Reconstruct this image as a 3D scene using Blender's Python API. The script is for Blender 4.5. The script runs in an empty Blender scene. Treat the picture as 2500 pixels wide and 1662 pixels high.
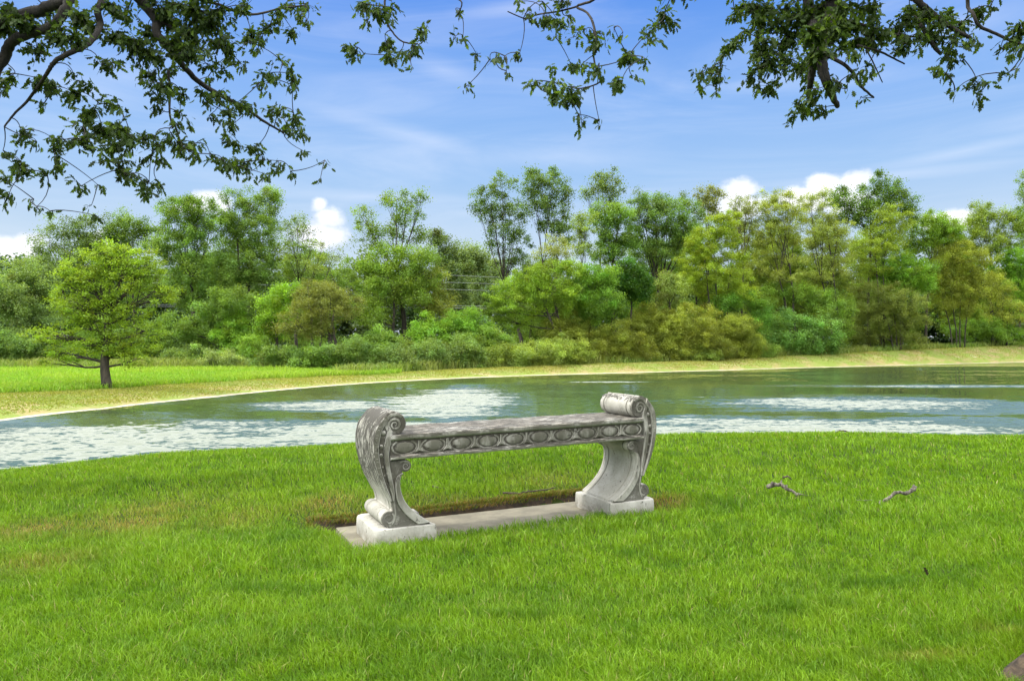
import bpy, bmesh, math, random
import numpy as np
from mathutils import Vector

SC = bpy.context.scene
COL = SC.collection
RNG = np.random.default_rng(7)
random.seed(7)
F, CX, CY, HC = 1800.0, 1250.0, 831.0, 1.17      # focal length in pixels, picture centre, camera height
WATER = -1.30
SUN_EL, SUN_AZ = math.radians(50), math.radians(-102)   # azimuth measured from +y towards +x

# ------------------------------------------------------------------ helpers
def P(px, py, d):
    return ((px - CX) / F * d, d, HC - (py - CY) / F * d)

def tag(o, label=None, cat=None, group=None, kind=None):
    if label: o['label'] = label
    if cat: o['category'] = cat
    if group: o['group'] = group
    if kind: o['kind'] = kind
    return o

def empty(name, loc=(0, 0, 0), rz=0.0):
    o = bpy.data.objects.new(name, None)
    COL.objects.link(o)
    o.location = loc
    o.rotation_euler = (0, 0, rz)
    o.empty_display_size = 0.2
    return o

def npmesh(name, V, quads=None, tris=None, mat=None, parent=None, colors=None, smooth=False, attrs=None):
    me = bpy.data.meshes.new(name)
    V = np.asarray(V, np.float32).reshape(-1, 3)
    nq = 0 if quads is None else len(quads)
    nt = 0 if tris is None else len(tris)
    me.vertices.add(len(V)); me.vertices.foreach_set('co', V.ravel())
    me.loops.add(nq * 4 + nt * 3)
    li = []
    if nq: li.append(np.asarray(quads, np.int32).ravel())
    if nt: li.append(np.asarray(tris, np.int32).ravel())
    me.loops.foreach_set('vertex_index', np.concatenate(li))
    me.polygons.add(nq + nt)
    st = np.concatenate([np.arange(nq) * 4, nq * 4 + np.arange(nt) * 3]).astype(np.int32)
    me.polygons.foreach_set('loop_start', st)
    if smooth: me.polygons.foreach_set('use_smooth', np.ones(nq + nt, bool))
    if colors is not None:
        a = me.color_attributes.new('col', 'FLOAT_COLOR', 'POINT')
        c = np.ones((len(V), 4), np.float32); c[:, :colors.shape[1]] = colors
        a.data.foreach_set('color', c.ravel())
    me.update(calc_edges=True)
    if mat: me.materials.append(mat)
    o = bpy.data.objects.new(name, me)
    COL.objects.link(o)
    if parent: o.parent = parent
    return o

def bmobj(name, bm, mat, parent=None, smooth=None):
    bmesh.ops.recalc_face_normals(bm, faces=bm.faces)
    me = bpy.data.meshes.new(name)
    bm.to_mesh(me); bm.free()
    me.materials.append(mat)
    if smooth is not None:
        me.polygons.foreach_set('use_smooth', np.ones(len(me.polygons), bool))
        try: me.set_sharp_from_angle(angle=math.radians(smooth))
        except Exception: pass
    o = bpy.data.objects.new(name, me)
    COL.objects.link(o)
    if parent: o.parent = parent
    return o

def vnoise(x, y, seed=0):
    """value noise 0..1"""
    x = np.asarray(x, float); y = np.asarray(y, float)
    xi = np.floor(x).astype(np.int64); yi = np.floor(y).astype(np.int64)
    fx = x - xi; fy = y - yi
    fx = fx * fx * (3 - 2 * fx); fy = fy * fy * (3 - 2 * fy)
    def h(a, b):
        n = (a * 374761393 + b * 668265263 + seed * 974634777) & 0x7fffffff
        n = ((n ^ (n >> 13)) * 1274126177) & 0x7fffffff
        n = (n ^ (n >> 16)) & 0xffff
        return n / 65535.0
    return (h(xi, yi) * (1 - fx) + h(xi + 1, yi) * fx) * (1 - fy) + (h(xi, yi + 1) * (1 - fx) + h(xi + 1, yi + 1) * fx) * fy

def fbm(x, y, seed=0, o=3):
    s = 0; a = 1; t = 0
    for i in range(o):
        s = s + a * vnoise(x * 2 ** i, y * 2 ** i, seed + i); t += a; a *= .5
    return s / t

def sstep(a, b, x):
    t = np.clip((x - a) / (b - a), 0, 1)
    return t * t * (3 - 2 * t)

class Tubes:
    """tapered tubes gathered into one mesh"""
    def __init__(s): s.V = []; s.Q = []; s.T = []; s.n = 0
    def add(s, pts, radii, k=6, cap=True):
        pts = np.asarray(pts, float); n = len(pts)
        radii = np.broadcast_to(np.asarray(radii, float), (n,))
        tg = np.gradient(pts, axis=0)
        tg /= np.linalg.norm(tg, axis=1)[:, None] + 1e-9
        ref = np.array([0.31, 0.17, 0.93]) if abs(tg[0][2]) < .8 else np.array([1.0, 0.1, 0.0])
        a = np.arange(k) / k * 2 * math.pi
        rings = []
        u = np.cross(tg[0], ref); u /= np.linalg.norm(u)
        for i in range(n):
            u = u - tg[i] * np.dot(u, tg[i]); u /= np.linalg.norm(u) + 1e-9
            v = np.cross(tg[i], u)
            rings.append(pts[i] + radii[i] * (np.cos(a)[:, None] * u + np.sin(a)[:, None] * v))
        s.V.append(np.concatenate(rings))
        j = np.arange(k); j2 = (j + 1) % k
        for i in range(n - 1):
            b = s.n + i * k
            s.Q.append(np.stack([b + j, b + j2, b + k + j2, b + k + j], 1))
        m = n * k
        if cap:
            s.V.append(pts[[0, -1]])
            s.T.append(np.stack([s.n + j2, s.n + j, np.full(k, s.n + m)], 1))
            e = s.n + (n - 1) * k
            s.T.append(np.stack([e + j, e + j2, np.full(k, s.n + m + 1)], 1))
            m += 2
        s.n += m
    def build(s, name, mat, parent=None):
        return npmesh(name, np.concatenate(s.V), np.concatenate(s.Q), np.concatenate(s.T) if s.T else None, mat, parent, smooth=True)

def bez(p0, p1, p2, n):
    t = np.linspace(0, 1, n)[:, None]
    return (1 - t) ** 2 * np.asarray(p0) + 2 * (1 - t) * t * np.asarray(p1) + t * t * np.asarray(p2)

def spline(pts, per=6):
    pts = np.asarray(pts, float); n = len(pts); out = []
    for i in range(n - 1):
        p0 = pts[max(i - 1, 0)]; p1 = pts[i]; p2 = pts[i + 1]; p3 = pts[min(i + 2, n - 1)]
        for t in np.arange(per) / per:
            out.append(.5 * ((2 * p1) + (-p0 + p2) * t + (2 * p0 - 5 * p1 + 4 * p2 - p3) * t * t + (-p0 + 3 * p1 - 3 * p2 + p3) * t ** 3))
    out.append(pts[-1])
    return np.array(out)

# ------------------------------------------------------------------ materials
class NT:
    def __init__(s, name, world=False):
        if world:
            s.m = bpy.data.worlds.new(name); s.m.use_nodes = True
        else:
            s.m = bpy.data.materials.new(name); s.m.use_nodes = True
        s.t = s.m.node_tree
        s.t.nodes.clear()
    def n(s, typ, **kw):
        o = s.t.nodes.new(typ)
        for k, v in kw.items():
            if k.startswith('i_'):
                key = k[2:]
                key = int(key) if key.isdigit() else key.replace('_', ' ')
                s.put(o.inputs[key], v)
            else: setattr(o, k, v)
        return o
    def put(s, sock, v):
        if isinstance(v, bpy.types.NodeSocket): s.t.links.new(v, sock)
        elif isinstance(v, bpy.types.Node): s.t.links.new(v.outputs[0], sock)
        else:
            if isinstance(v, tuple) and len(v) == 3 and sock.type == 'RGBA': v = (*v, 1)
            sock.default_value = v
    def math(s, op, a, b=0.0, c=0.0, clamp=False):
        o = s.t.nodes.new('ShaderNodeMath'); o.operation = op; o.use_clamp = clamp
        s.put(o.inputs[0], a); s.put(o.inputs[1], b); s.put(o.inputs[2], c)
        return o.outputs[0]
    def vm(s, op, a, b=(0, 0, 0), out=0):
        o = s.t.nodes.new('ShaderNodeVectorMath'); o.operation = op
        s.put(o.inputs[0], a); s.put(o.inputs[1], b)
        return o.outputs['Value'] if op in ('DOT_PRODUCT', 'LENGTH') else o.outputs[0]
    def mix(s, f, a, b, blend='MIX'):
        o = s.t.nodes.new('ShaderNodeMix'); o.data_type = 'RGBA'; o.blend_type = blend
        s.put(o.inputs[0], f); s.put(o.inputs[6], a); s.put(o.inputs[7], b)
        return o.outputs[2]
    def ss(s, x, lo, hi):
        o = s.t.nodes.new('ShaderNodeMapRange'); o.interpolation_type = 'SMOOTHSTEP'
        s.put(o.inputs[0], x); o.inputs[1].default_value = lo; o.inputs[2].default_value = hi
        return o.outputs[0]
    def noise(s, vec, scale, detail=3, rough=.55, dist=0.0, col=False):
        o = s.n('ShaderNodeTexNoise', i_Scale=scale, i_Detail=detail, i_Roughness=rough, i_Distortion=dist)
        if vec is not None: s.put(o.inputs['Vector'], vec)
        return o.outputs[1 if col else 0]
    def mapping(s, vec, scale=(1, 1, 1), loc=(0, 0, 0), rot=(0, 0, 0)):
        o = s.n('ShaderNodeMapping', i_Scale=scale, i_Location=loc, i_Rotation=rot)
        s.put(o.inputs['Vector'], vec)
        return o.outputs[0]
    def out(s, sh):
        o = s.n('ShaderNodeOutputMaterial'); s.put(o.inputs[0], sh); return s.m

def leaf_material(name, trans=.35, gloss=.04, rough=.45, tint=(1.28, 1.2, .38)):
    t = NT(name)
    c = t.n('ShaderNodeVertexColor', layer_name='col').outputs[0]
    d = t.n('ShaderNodeBsdfDiffuse', i_Color=c)
    tr = t.n('ShaderNodeBsdfTranslucent', i_Color=t.mix(1.0, c, tint, 'MULTIPLY'))
    m = t.n('ShaderNodeMixShader', i_0=trans, i_1=d, i_2=tr)
    g = t.n('ShaderNodeBsdfGlossy', i_Roughness=rough, i_Color=(.9, .95, .9))
    return t.out(t.n('ShaderNodeMixShader', i_0=gloss, i_1=m, i_2=g))

M = {}
M['leaf'] = leaf_material('tree_leaves', .42, .02, .5)
M['near_leaf'] = leaf_material('overhanging_leaves', .36, .015, .5, (1.2, 1.25, .5))
M['grass'] = leaf_material('grass_blades', .40, .012, .4, (1.1, 1.15, .5))

def bark(name, a, b, scale=8.0):
    t = NT(name)
    o = t.n('ShaderNodeTexCoord').outputs['Object']
    v = t.mapping(o, (scale, scale, scale * .22))
    n = t.noise(v, 1.0, 5, .65, .4)
    n2 = t.noise(o, scale * 2.3, 3, .6)
    c = t.mix(t.ss(n, .35, .68), a, b)
    c = t.mix(t.math('MULTIPLY', t.ss(n2, .55, .75), .45), c, (a[0] * 1.5, a[1] * 1.7, a[2] * 1.4))
    bp = t.n('ShaderNodeBump', i_Strength=.9, i_Distance=.02, i_Height=n)
    return t.out(t.n('ShaderNodeBsdfPrincipled', i_Base_Color=c, i_Roughness=.9, i_Normal=bp))
M['bark'] = bark('dark_bark', (.018, .015, .009), (.06, .05, .033), 6)
M['bark_near'] = bark('rough_bark', (.018, .012, .007), (.085, .06, .034), 30)
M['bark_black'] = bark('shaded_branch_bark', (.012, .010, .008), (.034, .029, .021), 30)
M['bark_stick'] = bark('lichened_stick_bark', (.045, .038, .028), (.22, .20, .15), 45)
M['bark_twig'] = bark('dark_twig_bark', (.04, .03, .02), (.12, .09, .06), 60)

def stone_material(name, seat=False):
    t = NT(name)
    tc = t.n('ShaderNodeTexCoord')
    o = tc.outputs['Object']; nrm = tc.outputs['Normal']
    so = t.n('ShaderNodeSeparateXYZ', i_0=o); sn = t.n('ShaderNodeSeparateXYZ', i_0=nrm)
    big = t.noise(o, 5, 4, .6)
    fine = t.noise(o, 60, 4, .6)
    c = t.mix(t.ss(big, .30, .66), (.49, .475, .415), (.33, .32, .265))
    c = t.mix(t.math('MULTIPLY', t.ss(fine, .45, .75), .35), c, (.22, .21, .165))
    # grime: greenish grey film on the upright faces
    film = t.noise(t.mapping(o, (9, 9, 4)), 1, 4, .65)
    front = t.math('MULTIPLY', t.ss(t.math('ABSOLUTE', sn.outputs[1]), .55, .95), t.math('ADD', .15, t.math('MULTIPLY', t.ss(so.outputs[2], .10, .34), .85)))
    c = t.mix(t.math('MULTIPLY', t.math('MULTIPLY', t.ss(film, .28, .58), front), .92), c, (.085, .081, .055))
    # black lichen crust
    up = t.ss(sn.outputs[2], .25, .8)
    outw = t.math('MULTIPLY', sn.outputs[0], t.math('SIGN', so.outputs[0]))
    outw = t.math('MULTIPLY', t.ss(outw, .25, .8), t.ss(so.outputs[2], .26, .42))
    if seat:
        v = t.mapping(o, (7, 30, 30))
        l = t.noise(v, 1.6, 6, .72, .6)
        k = t.math('ADD', t.math('MULTIPLY', up, .17), .0)
        crust = t.ss(t.math('ADD', l, k), .575, .67)
        c = t.mix(t.math('MULTIPLY', up, t.ss(big, .35, .6)), c, (.25, .225, .18))
    else:
        v = t.mapping(o, (34, 55, 13))
        l = t.noise(v, 1.0, 6, .7, .8)
        spot = t.noise(t.mapping(o, (26, 17, 26)), 1.5, 5, .7, .3)
        hi = t.ss(so.outputs[2], .62, .72)
        k = t.math('ADD', t.math('MULTIPLY', outw, .16), t.math('MULTIPLY', t.math('MULTIPLY', up, hi), .12))
        l2 = t.math('MAXIMUM', l, t.math('MULTIPLY', spot, t.math('MULTIPLY', up, hi)))
        crust = t.ss(t.math('ADD', l2, k), .595, .66)
    c = t.mix(t.math('MULTIPLY', crust, .9), c, (.032, .028, .02))
    low = t.math('MULTIPLY', t.math('SUBTRACT', 1.0, t.ss(so.outputs[2], .0, .085)), t.ss(t.noise(o, 22, 4, .7), .35, .6))
    c = t.mix(t.math('MULTIPLY', low, .6), c, (.13, .11, .075))
    # dirt lodged in the carving (vertex attribute made with the relief)
    dirt = t.n('ShaderNodeVertexColor', layer_name='dirt').outputs[0]
    dn = t.noise(o, 38, 5, .7)
    dm = t.math('MULTIPLY', t.n('ShaderNodeSeparateColor', i_0=dirt).outputs[0], t.ss(dn, .22, .5))
    c = t.mix(t.math('MULTIPLY', dm, .95), c, (.045, .04, .028))
    bp = t.n('ShaderNodeBump', i_Strength=.55, i_Distance=.006, i_Height=t.math('ADD', t.noise(o, 90, 5, .7), t.math('MULTIPLY', crust, .5)))
    return t.out(t.n('ShaderNodeBsdfPrincipled', i_Base_Color=c, i_Roughness=.88, i_Normal=bp))
M['stone'] = stone_material('weathered_cast_stone')
M['stone_seat'] = stone_material('weathered_cast_stone_seat', True)

def simple_noise(name, a, b, scale, rough=.9, bump=.3, dist=.01, lo=.35, hi=.65):
    t = NT(name)
    o = t.n('ShaderNodeTexCoord').outputs['Object']
    n = t.noise(o, scale, 5, .65)
    c = t.mix(t.ss(n, lo, hi), a, b)
    c = t.mix(t.math('MULTIPLY', t.ss(t.noise(o, scale * 9, 3), .5, .75), .3), c, (a[0] * .6, a[1] * .6, a[2] * .6))
    bp = t.n('ShaderNodeBump', i_Strength=bump, i_Distance=dist, i_Height=t.noise(o, scale * 12, 5, .7))
    return t.out(t.n('ShaderNodeBsdfPrincipled', i_Base_Color=c, i_Roughness=rough, i_Normal=bp))
M['concrete'] = simple_noise('old_concrete', (.215, .195, .135), (.135, .122, .084), 5)
M['soil'] = simple_noise('dark_soil', (.035, .024, .014), (.10, .065, .035), 18, bump=1.0, dist=.03)
M['wire'] = simple_noise('wire_metal', (.34, .36, .36), (.30, .32, .32), 3, rough=.6)

def ground_material():
    t = NT('ground_surface')
    o = t.n('ShaderNodeTexCoord').outputs['Object']
    z = t.n('ShaderNodeVertexColor', layer_name='col').outputs[0]
    sz = t.n('ShaderNodeSeparateColor', i_0=z)
    bank, sand, meadow = sz.outputs[0], sz.outputs[1], sz.outputs[2]
    n1 = t.noise(o, 1.3, 5, .65)
    n2 = t.noise(t.mapping(o, (.5, .5, 2)), 1.0, 6, .7)
    n3 = t.noise(o, 9, 4, .7)
    lawn = t.mix(t.ss(n1, .35, .65), (.022, .048, .006), (.040, .058, .010))
    b = t.mix(t.ss(n2, .36, .58), (.285, .235, .10), (.17, .23, .04))
    b = t.mix(t.math('MULTIPLY', t.ss(n3, .50, .70), .5), b, (.24, .175, .08))
    b = t.mix(t.math('MULTIPLY', t.ss(t.noise(t.mapping(o, (.25, 1.2, 1)), 1.0, 5, .7), .60, .70), .7), b, (.42, .36, .25))
    me = t.mix(t.ss(n2, .35, .65), (.16, .30, .03), (.24, .34, .045))
    me = t.mix(t.math('MULTIPLY', t.ss(n3, .5, .75), .3), me, (.10, .2, .03))
    sd = t.mix(t.ss(n3, .35, .65), (.50, .45, .35), (.36, .31, .22))
    c = t.mix(bank, lawn, b)
    c = t.mix(meadow, c, me)
    hz_ = t.n('ShaderNodeSeparateXYZ', i_0=o).outputs[2]
    hz_ = t.math('ADD', hz_, t.math('MULTIPLY', t.math('SUBTRACT', t.noise(o, .9, 4, .6), .5), .05))
    sand = t.math('MULTIPLY', t.math('SUBTRACT', 1.0, t.ss(hz_, WATER + .022, WATER + .040)), bank)
    c = t.mix(sand, c, sd)
    bp = t.n('ShaderNodeBump', i_Strength=.8, i_Distance=.06, i_Height=t.noise(o, 7, 6, .75))
    return t.out(t.n('ShaderNodeBsdfPrincipled', i_Base_Color=c, i_Roughness=.95, i_Normal=bp, i_Specular_IOR_Level=.15))
M['ground'] = ground_material()

def water_material():
    t = NT('pond_water')
    o = t.n('ShaderNodeTexCoord').outputs['Object']
    patch = t.noise(t.mapping(o, (.05, .10, 1)), 1.0, 3, .5, .6)
    so = t.n('ShaderNodeSeparateXYZ', i_0=o)
    pm = None
    for (cx_, cy_, rx_, ry_) in ((-11.5, 18.0, 9.5, 6.5), (-2.6, 31.0, 3.6, 10.5), (13.6, 29.0, 7.5, 4.2), (9.0, 20.5, 9.5, 3.6), (5.8, 44.0, 3.4, .9), (-7.0, 28.0, 3.6, 2.6), (24, 40, 11, 1.4), (-4.5, 20.0, 4.5, 3.2), (1, 21, 5, 2)):
        dx_ = t.math('MULTIPLY', t.math('SUBTRACT', so.outputs[0], cx_), 1 / rx_); dy_ = t.math('MULTIPLY', t.math('SUBTRACT', so.outputs[1], cy_), 1 / ry_)
        q_ = t.math('SUBTRACT', 1.0, t.math('SQRT', t.math('ADD', t.math('MULTIPLY', dx_, dx_), t.math('MULTIPLY', dy_, dy_))))
        pm = q_ if pm is None else t.math('MAXIMUM', pm, q_)
    pm = t.math('ADD', pm, t.math('MULTIPLY', t.math('SUBTRACT', t.noise(t.mapping(o, (.22, .75, 1)), 1.0, 6, .66, .4), .5), 1.7))
    gust = t.ss(pm, -.55, .85)
    calm = t.math('MAXIMUM', gust, t.math('MULTIPLY', t.ss(patch, .40, .66), .35))
    amp = t.math('ADD', .10, t.math('MULTIPLY', calm, .30))
    n1 = t.vm('SUBTRACT', t.noise(t.mapping(o, (1.0, 1.5, 1)), 4.5, 2, .5, .2, True), (.5, .5, .5))
    n2 = t.vm('SUBTRACT', t.noise(t.mapping(o, (1.0, 1.5, 1)), 1.3, 2, .5, .4, True), (.5, .5, .5))
    sc_ = t.n('ShaderNodeVectorMath', operation='SCALE'); t.put(sc_.inputs[0], t.vm('ADD', n1, t.vm('MULTIPLY', n2, (.6, .6, .6)))); t.put(sc_.inputs[3], amp)
    glare_tilt = t.n('ShaderNodeCombineXYZ', i_1=t.math('MULTIPLY', calm, -.27), i_2=1.0).outputs[0]   # normals leaned toward the near bank so ruffled patches mirror bright upper sky
    bp = t.vm('NORMALIZE', t.vm('ADD', t.vm('MULTIPLY', sc_.outputs[0], (.5, 1.0, 0)), glare_tilt))
    body = t.mix(t.ss(t.noise(t.mapping(o, (.04, .07, 1)), 1, 2), .35, .65), (.048, .074, .030), (.058, .078, .024))
    return t.out(t.n('ShaderNodeBsdfPrincipled', i_Base_Color=body, i_Roughness=.03, i_IOR=1.62, i_Normal=bp, i_Specular_IOR_Level=.5))
M['water'] = water_material()

# ------------------------------------------------------------------ camera
cam = bpy.data.cameras.new('camera'); cam.sensor_width = 36; cam.lens = 36 * F / 2500
cam.clip_end = 3000; cam.clip_start = .05
co = bpy.data.objects.new('camera', cam); COL.objects.link(co)
co.location = (0, 0, HC); co.rotation_euler = (math.radians(90), 0, 0)
SC.camera = co

# ------------------------------------------------------------------ terrain
KX = [-900, 0, 254, 530, 901, 1250, 1696, 2074, 2500, 3400]
SHORE = [19.5, 22.6, 26.6, 32.2, 42.7, 51.1, 59.3, 69.5, 83.9, 104]
TOP = [26, 29.5, 32.6, 38.3, 47.0, 55.2, 64.0, 75.0, 90.0, 112]
ZTOP = [-.90, -.91, -.95, -.94, -.98, -.79, -.61, -.12, .62, 1.2]
CXP = [-900, 0, 400, 850, 1250, 1600, 2050, 2500, 3400]
CREST = [5.6, 6.95, 7.95, 8.7, 9.25, 9.55, 9.65, 9.5, 8.8]
def pxof(x, y):
    return np.clip(CX + F * x / np.maximum(y, .2), -900, 3400)
def shore(px): return np.interp(px, KX, SHORE)
def top(px): return np.interp(px, KX, TOP)
def crest(px): return np.interp(px, CXP, CREST)
BX, BY, BYAW = .1000, 4.5573, .4479          # bench
def bench_local(x, y):
    c, s = math.cos(BYAW), math.sin(BYAW)
    return (x - BX) * c + (y - BY) * s, -(x - BX) * s + (y - BY) * c
def slab_dist(x, y):
    """distance outside the concrete slab (negative inside)"""
    s, w = bench_local(x, y)
    dx = np.maximum(-1.08 - s, s - 1.06); dy = np.maximum(-.10 - w, w - .60)
    return np.maximum(dx, dy)
def height(x, y):
    x = np.asarray(x, float); y = np.asarray(y, float)
    px = pxof(x, y)
    lawn = .035 + .05 * (fbm(x * .7 + 11, y * .9, 3, 2) - .5) + .03 * (vnoise(x * .55 + y * .25, y * 1.7 - x * .35, 9) - .5)
    sd = slab_dist(x, y)
    lawn = np.where(y < 8, lawn * (.25 + .75 * sstep(.0, .5, sd)) - .05 * (1 - sstep(.00, .07, sd)), lawn)
    t = y - crest(px)
    drop = .36 * .45 * np.log1p(np.exp(np.clip(t / .45, -30, 30)))
    near = np.maximum(lawn - drop, -2.9)
    ds, dt = shore(px), top(px)
    zt = np.interp(px, KX, ZTOP)
    u = np.clip((y - ds) / (dt - ds), 0, 1)
    bank = WATER + (zt - WATER) * (1 - (1 - u) ** 1.6)
    bank = bank + .10 * (fbm(x * .45, y * .45, 5, 3) - .5) * sstep(0, .3, u) + .003 * np.maximum(y - dt, 0)
    bed = WATER - np.minimum((ds - y) * .22, 1.6)
    far = np.where(y < ds, bed, bank)
    return np.where(y < ds - 8, near, np.maximum(near, far))
def hz(x, y): return float(height(np.array([x]), np.array([y]))[0])

fine = np.radians(np.arange(-50, 50.01, .11))
rest = np.radians(np.arange(53, 307.1, 3.0))
TH = np.concatenate([fine, rest])
R = [0.0, .4]
while R[-1] < 130: R.append(R[-1] * 1.0125 + .004)
while R[-1] < 1500: R.append(R[-1] * 1.12)
R = np.array(R[1:])
tt, rr = np.meshgrid(TH, R)
gx, gy = rr * np.sin(tt), rr * np.cos(tt)
gz = height(gx, gy)
gz = np.where(rr > 140, np.maximum(gz, hz(0, 139) * 0 - .6) , gz)
nT, nR = len(TH), len(R)
i, j = np.meshgrid(np.arange(nR - 1), np.arange(nT), indexing='ij')
j2 = (j + 1) % nT
Q = np.stack([i * nT + j, (i + 1) * nT + j, (i + 1) * nT + j2, i * nT + j2], -1).reshape(-1, 4)
V = np.stack([gx, gy, gz], -1).reshape(-1, 3)
T = np.stack([np.full(nT, len(V)), np.arange(nT), (np.arange(nT) + 1) % nT], 1)
px = pxof(gx, gy); u = (gy - shore(px)) / (top(px) - shore(px))
wood = sstep(1.0, 4.0, gy - np.where(px < 820, 53.0, top(px) + 2.0))
mz = (1 - wood) * np.where(px < 900, 1, 1 - sstep(900, 1150, px)) * sstep(.92, 1.12, u + .25 * (fbm(gx * .4, gy * .4, 21) - .5))
far = (gy > shore(px) - 8).astype(float)
jit = .05 * (fbm(gx * .8, gy * .8, 31) - .5)
sand = far * (sstep(-.02, .0, u) - sstep(.035, .07, u + jit))
zc = np.stack([far * (1 - wood), np.clip(sand, 0, 1), mz * far], -1).reshape(-1, 3)
V = np.vstack([V, [[0, 0, hz(0, .3)]]]); zc = np.vstack([zc, [[0, 0, 0]]])
g = npmesh('ground', V, Q, T, M['ground'], colors=zc, smooth=True)
tag(g, 'grassy ground falling to the pond and rising to the far bank', 'ground', kind='structure')

wv = []
wx = np.linspace(-90, 110, 81); wy = np.linspace(4, 118, 58)
X, Y = np.meshgrid(wx, wy)
i, j = np.meshgrid(np.arange(57), np.arange(80), indexing='ij')
Qw = np.stack([i * 81 + j, i * 81 + j + 1, (i + 1) * 81 + j + 1, (i + 1) * 81 + j], -1).reshape(-1, 4)
w = npmesh('pond_water', np.stack([X, Y, np.full_like(X, WATER)], -1), Qw, None, M['water'], smooth=True)
tag(w, 'rippled green pond water reflecting pale sky and trees', 'water', kind='structure')

# ------------------------------------------------------------------ grass
def blades(name, x, y, z, h, wd, lean, leandir, col, seg=True):
    n = len(x)
    az = RNG.uniform(0, 2 * math.pi, n)
    dx, dy = np.cos(az) * wd * .5, np.sin(az) * wd * .5
    lx, ly = np.cos(leandir) * lean * h, np.sin(leandir) * lean * h
    b = np.stack([x, y, z], 1)
    side = np.stack([dx, dy, np.zeros(n)], 1)
    mid = b + np.stack([lx * .32, ly * .32, h * .58], 1)
    tip = b + np.stack([lx, ly, h * (1 - .25 * lean)], 1)
    V = np.stack([b - side, b + side, mid + side * .75, mid - side * .75, tip], 1).reshape(-1, 3)
    k = np.arange(n) * 5
    Qd = np.stack([k, k + 1, k + 2, k + 3], 1); Td = np.stack([k + 3, k + 2, k + 4], 1)
    return npmesh(name, V, Qd, Td, M['grass'], colors=np.repeat(col, 5, 0))

def screen_points(n, x0, x1, d0, d1, pw=1.0):
    """points spread evenly over the seen ground"""
    t = RNG.uniform(0, 1, n)
    d = 1 / (1 / d0 + (1 / d1 - 1 / d0) * t) if pw == 1 else (d0 ** (1 - pw) + (d1 ** (1 - pw) - d0 ** (1 - pw)) * t) ** (1 / (1 - pw))
    p = RNG.uniform(x0, x1, n)
    return (p - CX) / F * d, d, p

N = 400000
x, y, p = screen_points(N, -120, 2620, 2.15, 11.0, 1.5)
x2 = RNG.uniform(-9, 9, 260000); y2 = RNG.uniform(-.6, 11.5, 260000); p2 = CX + F * x2 / np.maximum(y2, .2)
k2 = ((p2 < -120) | (p2 > 2620) | (y2 < 2.15)); x2, y2 = x2[k2], y2[k2]
x = np.concatenate([x, x2]); y = np.concatenate([y, y2]); p = pxof(x, y); N = len(x)
s_, w_ = bench_local(x, y)
lip = np.where(s_ < -.94, .0, np.where(s_ > .55, .13, .10)) + .03 * (vnoise(s_ * 9, s_ * 0, 5) - .5)
keep = (y < crest(p) + .9) & ((slab_dist(x, y) > .015) | (w_ < lip))
sd = slab_dist(x, y)
back_edge = (w_ > .55) & (sd < .14) & (s_ > -1.2) & (s_ < 1.2)
keep &= ~(back_edge & (RNG.uniform(0, 1, N) < .8 - sd * 3))
x, y, p, sd, s_, w_ = [a[keep] for a in (x, y, p, sd, s_, w_)]
n = len(x)
z = height(x, y) - .004
z = np.where((sd < .05) & (w_ < .2), np.maximum(z, -.01), z)
pat = fbm(x * 1.1, y * 1.1, 41, 3)
pat2 = fbm(x * 3.1 + 7, y * 3.1, 47, 2)
rut = vnoise(x * .55 + y * .25, y * 1.7 - x * .35, 9)
h = (.030 + .016 * pat + .042 * RNG.beta(1.6, 3.5, n)) * (.8 + .4 * rut) * (.75 + .5 * fbm(x * 8.5, y * 8.5, 53, 2))
h *= np.where(sd < .25, np.where(w_ < .3, 1.35, .75), 1)
wd = np.maximum(.0032, .00105 * y) * RNG.uniform(.55, 1.5, n) * np.where((CX + F * x / np.maximum(y, .2) < -120) | (CX + F * x / np.maximum(y, .2) > 2620) | (y < 2.15), 2.2, 1)
base = np.array([.158, .305, .012]); yel = np.array([.235, .34, .020]); dk = np.array([.078, .195, .010]); dry = np.array([.34, .26, .07])
col = np.repeat(base[None], n, 0)
def lerp(c, t, f): return c + (t - c) * f[:, None]
col = lerp(col, yel, sstep(.48, .80, pat) * .28)
col = lerp(col, dk, sstep(.52, .25, pat2) * .55)
col = lerp(col, yel, RNG.beta(1.2, 4, n) * .9)
col *= (.45 + .95 * RNG.beta(1.6, 1.6, n))[:, None]
straw = RNG.uniform(0, 1, n) < .025
col[straw] = np.array([.36, .33, .12]) * RNG.uniform(.7, 1.2, (straw.sum(), 1))
tuft = fbm(x * 8.5, y * 8.5, 53, 2)
col = lerp(col, dk * .75, sstep(.50, .30, tuft) * .35)
col = lerp(col, yel * 1.05, sstep(.58, .8, tuft) * .2)
def spot(px_, py_, rx, ry):
    d = F * HC / (py_ - CY); X0 = (px_ - CX) / F * d
    qx = (x - X0) / (rx / F * d); qy = (CY + F * HC / y - py_) / ry
    return np.exp(-(qx * qx + qy * qy) * 1.5)
dr = np.zeros(n)
for a in ((330, 1280, 170, 60, .55), (80, 1310, 120, 40, .65), (110, 1400, 140, 40, .5), (560, 1285, 140, 35, .35), (800, 1250, 90, 30, .7), (1100, 1235, 330, 16, .35), (1620, 1235, 60, 22, .9), (420, 1250, 160, 30, .4), (2440, 1575, 60, 14, .8), (2250, 1640, 120, 20, .5), (1350, 1190, 150, 30, .3)):
    dr = np.maximum(dr, spot(*a[:4]) * a[4])
dr = np.maximum(dr, ((sd < .22) & (w_ > .45)) * .85 * (1 - np.clip(sd, 0, .22) / .3))
dr *= .55 + 1.4 * pat2
col = lerp(col, dry * RNG.uniform(.5, 1.2, n)[:, None], np.clip(dr, 0, 1) * (RNG.uniform(0, 1, n) < .75))
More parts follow.
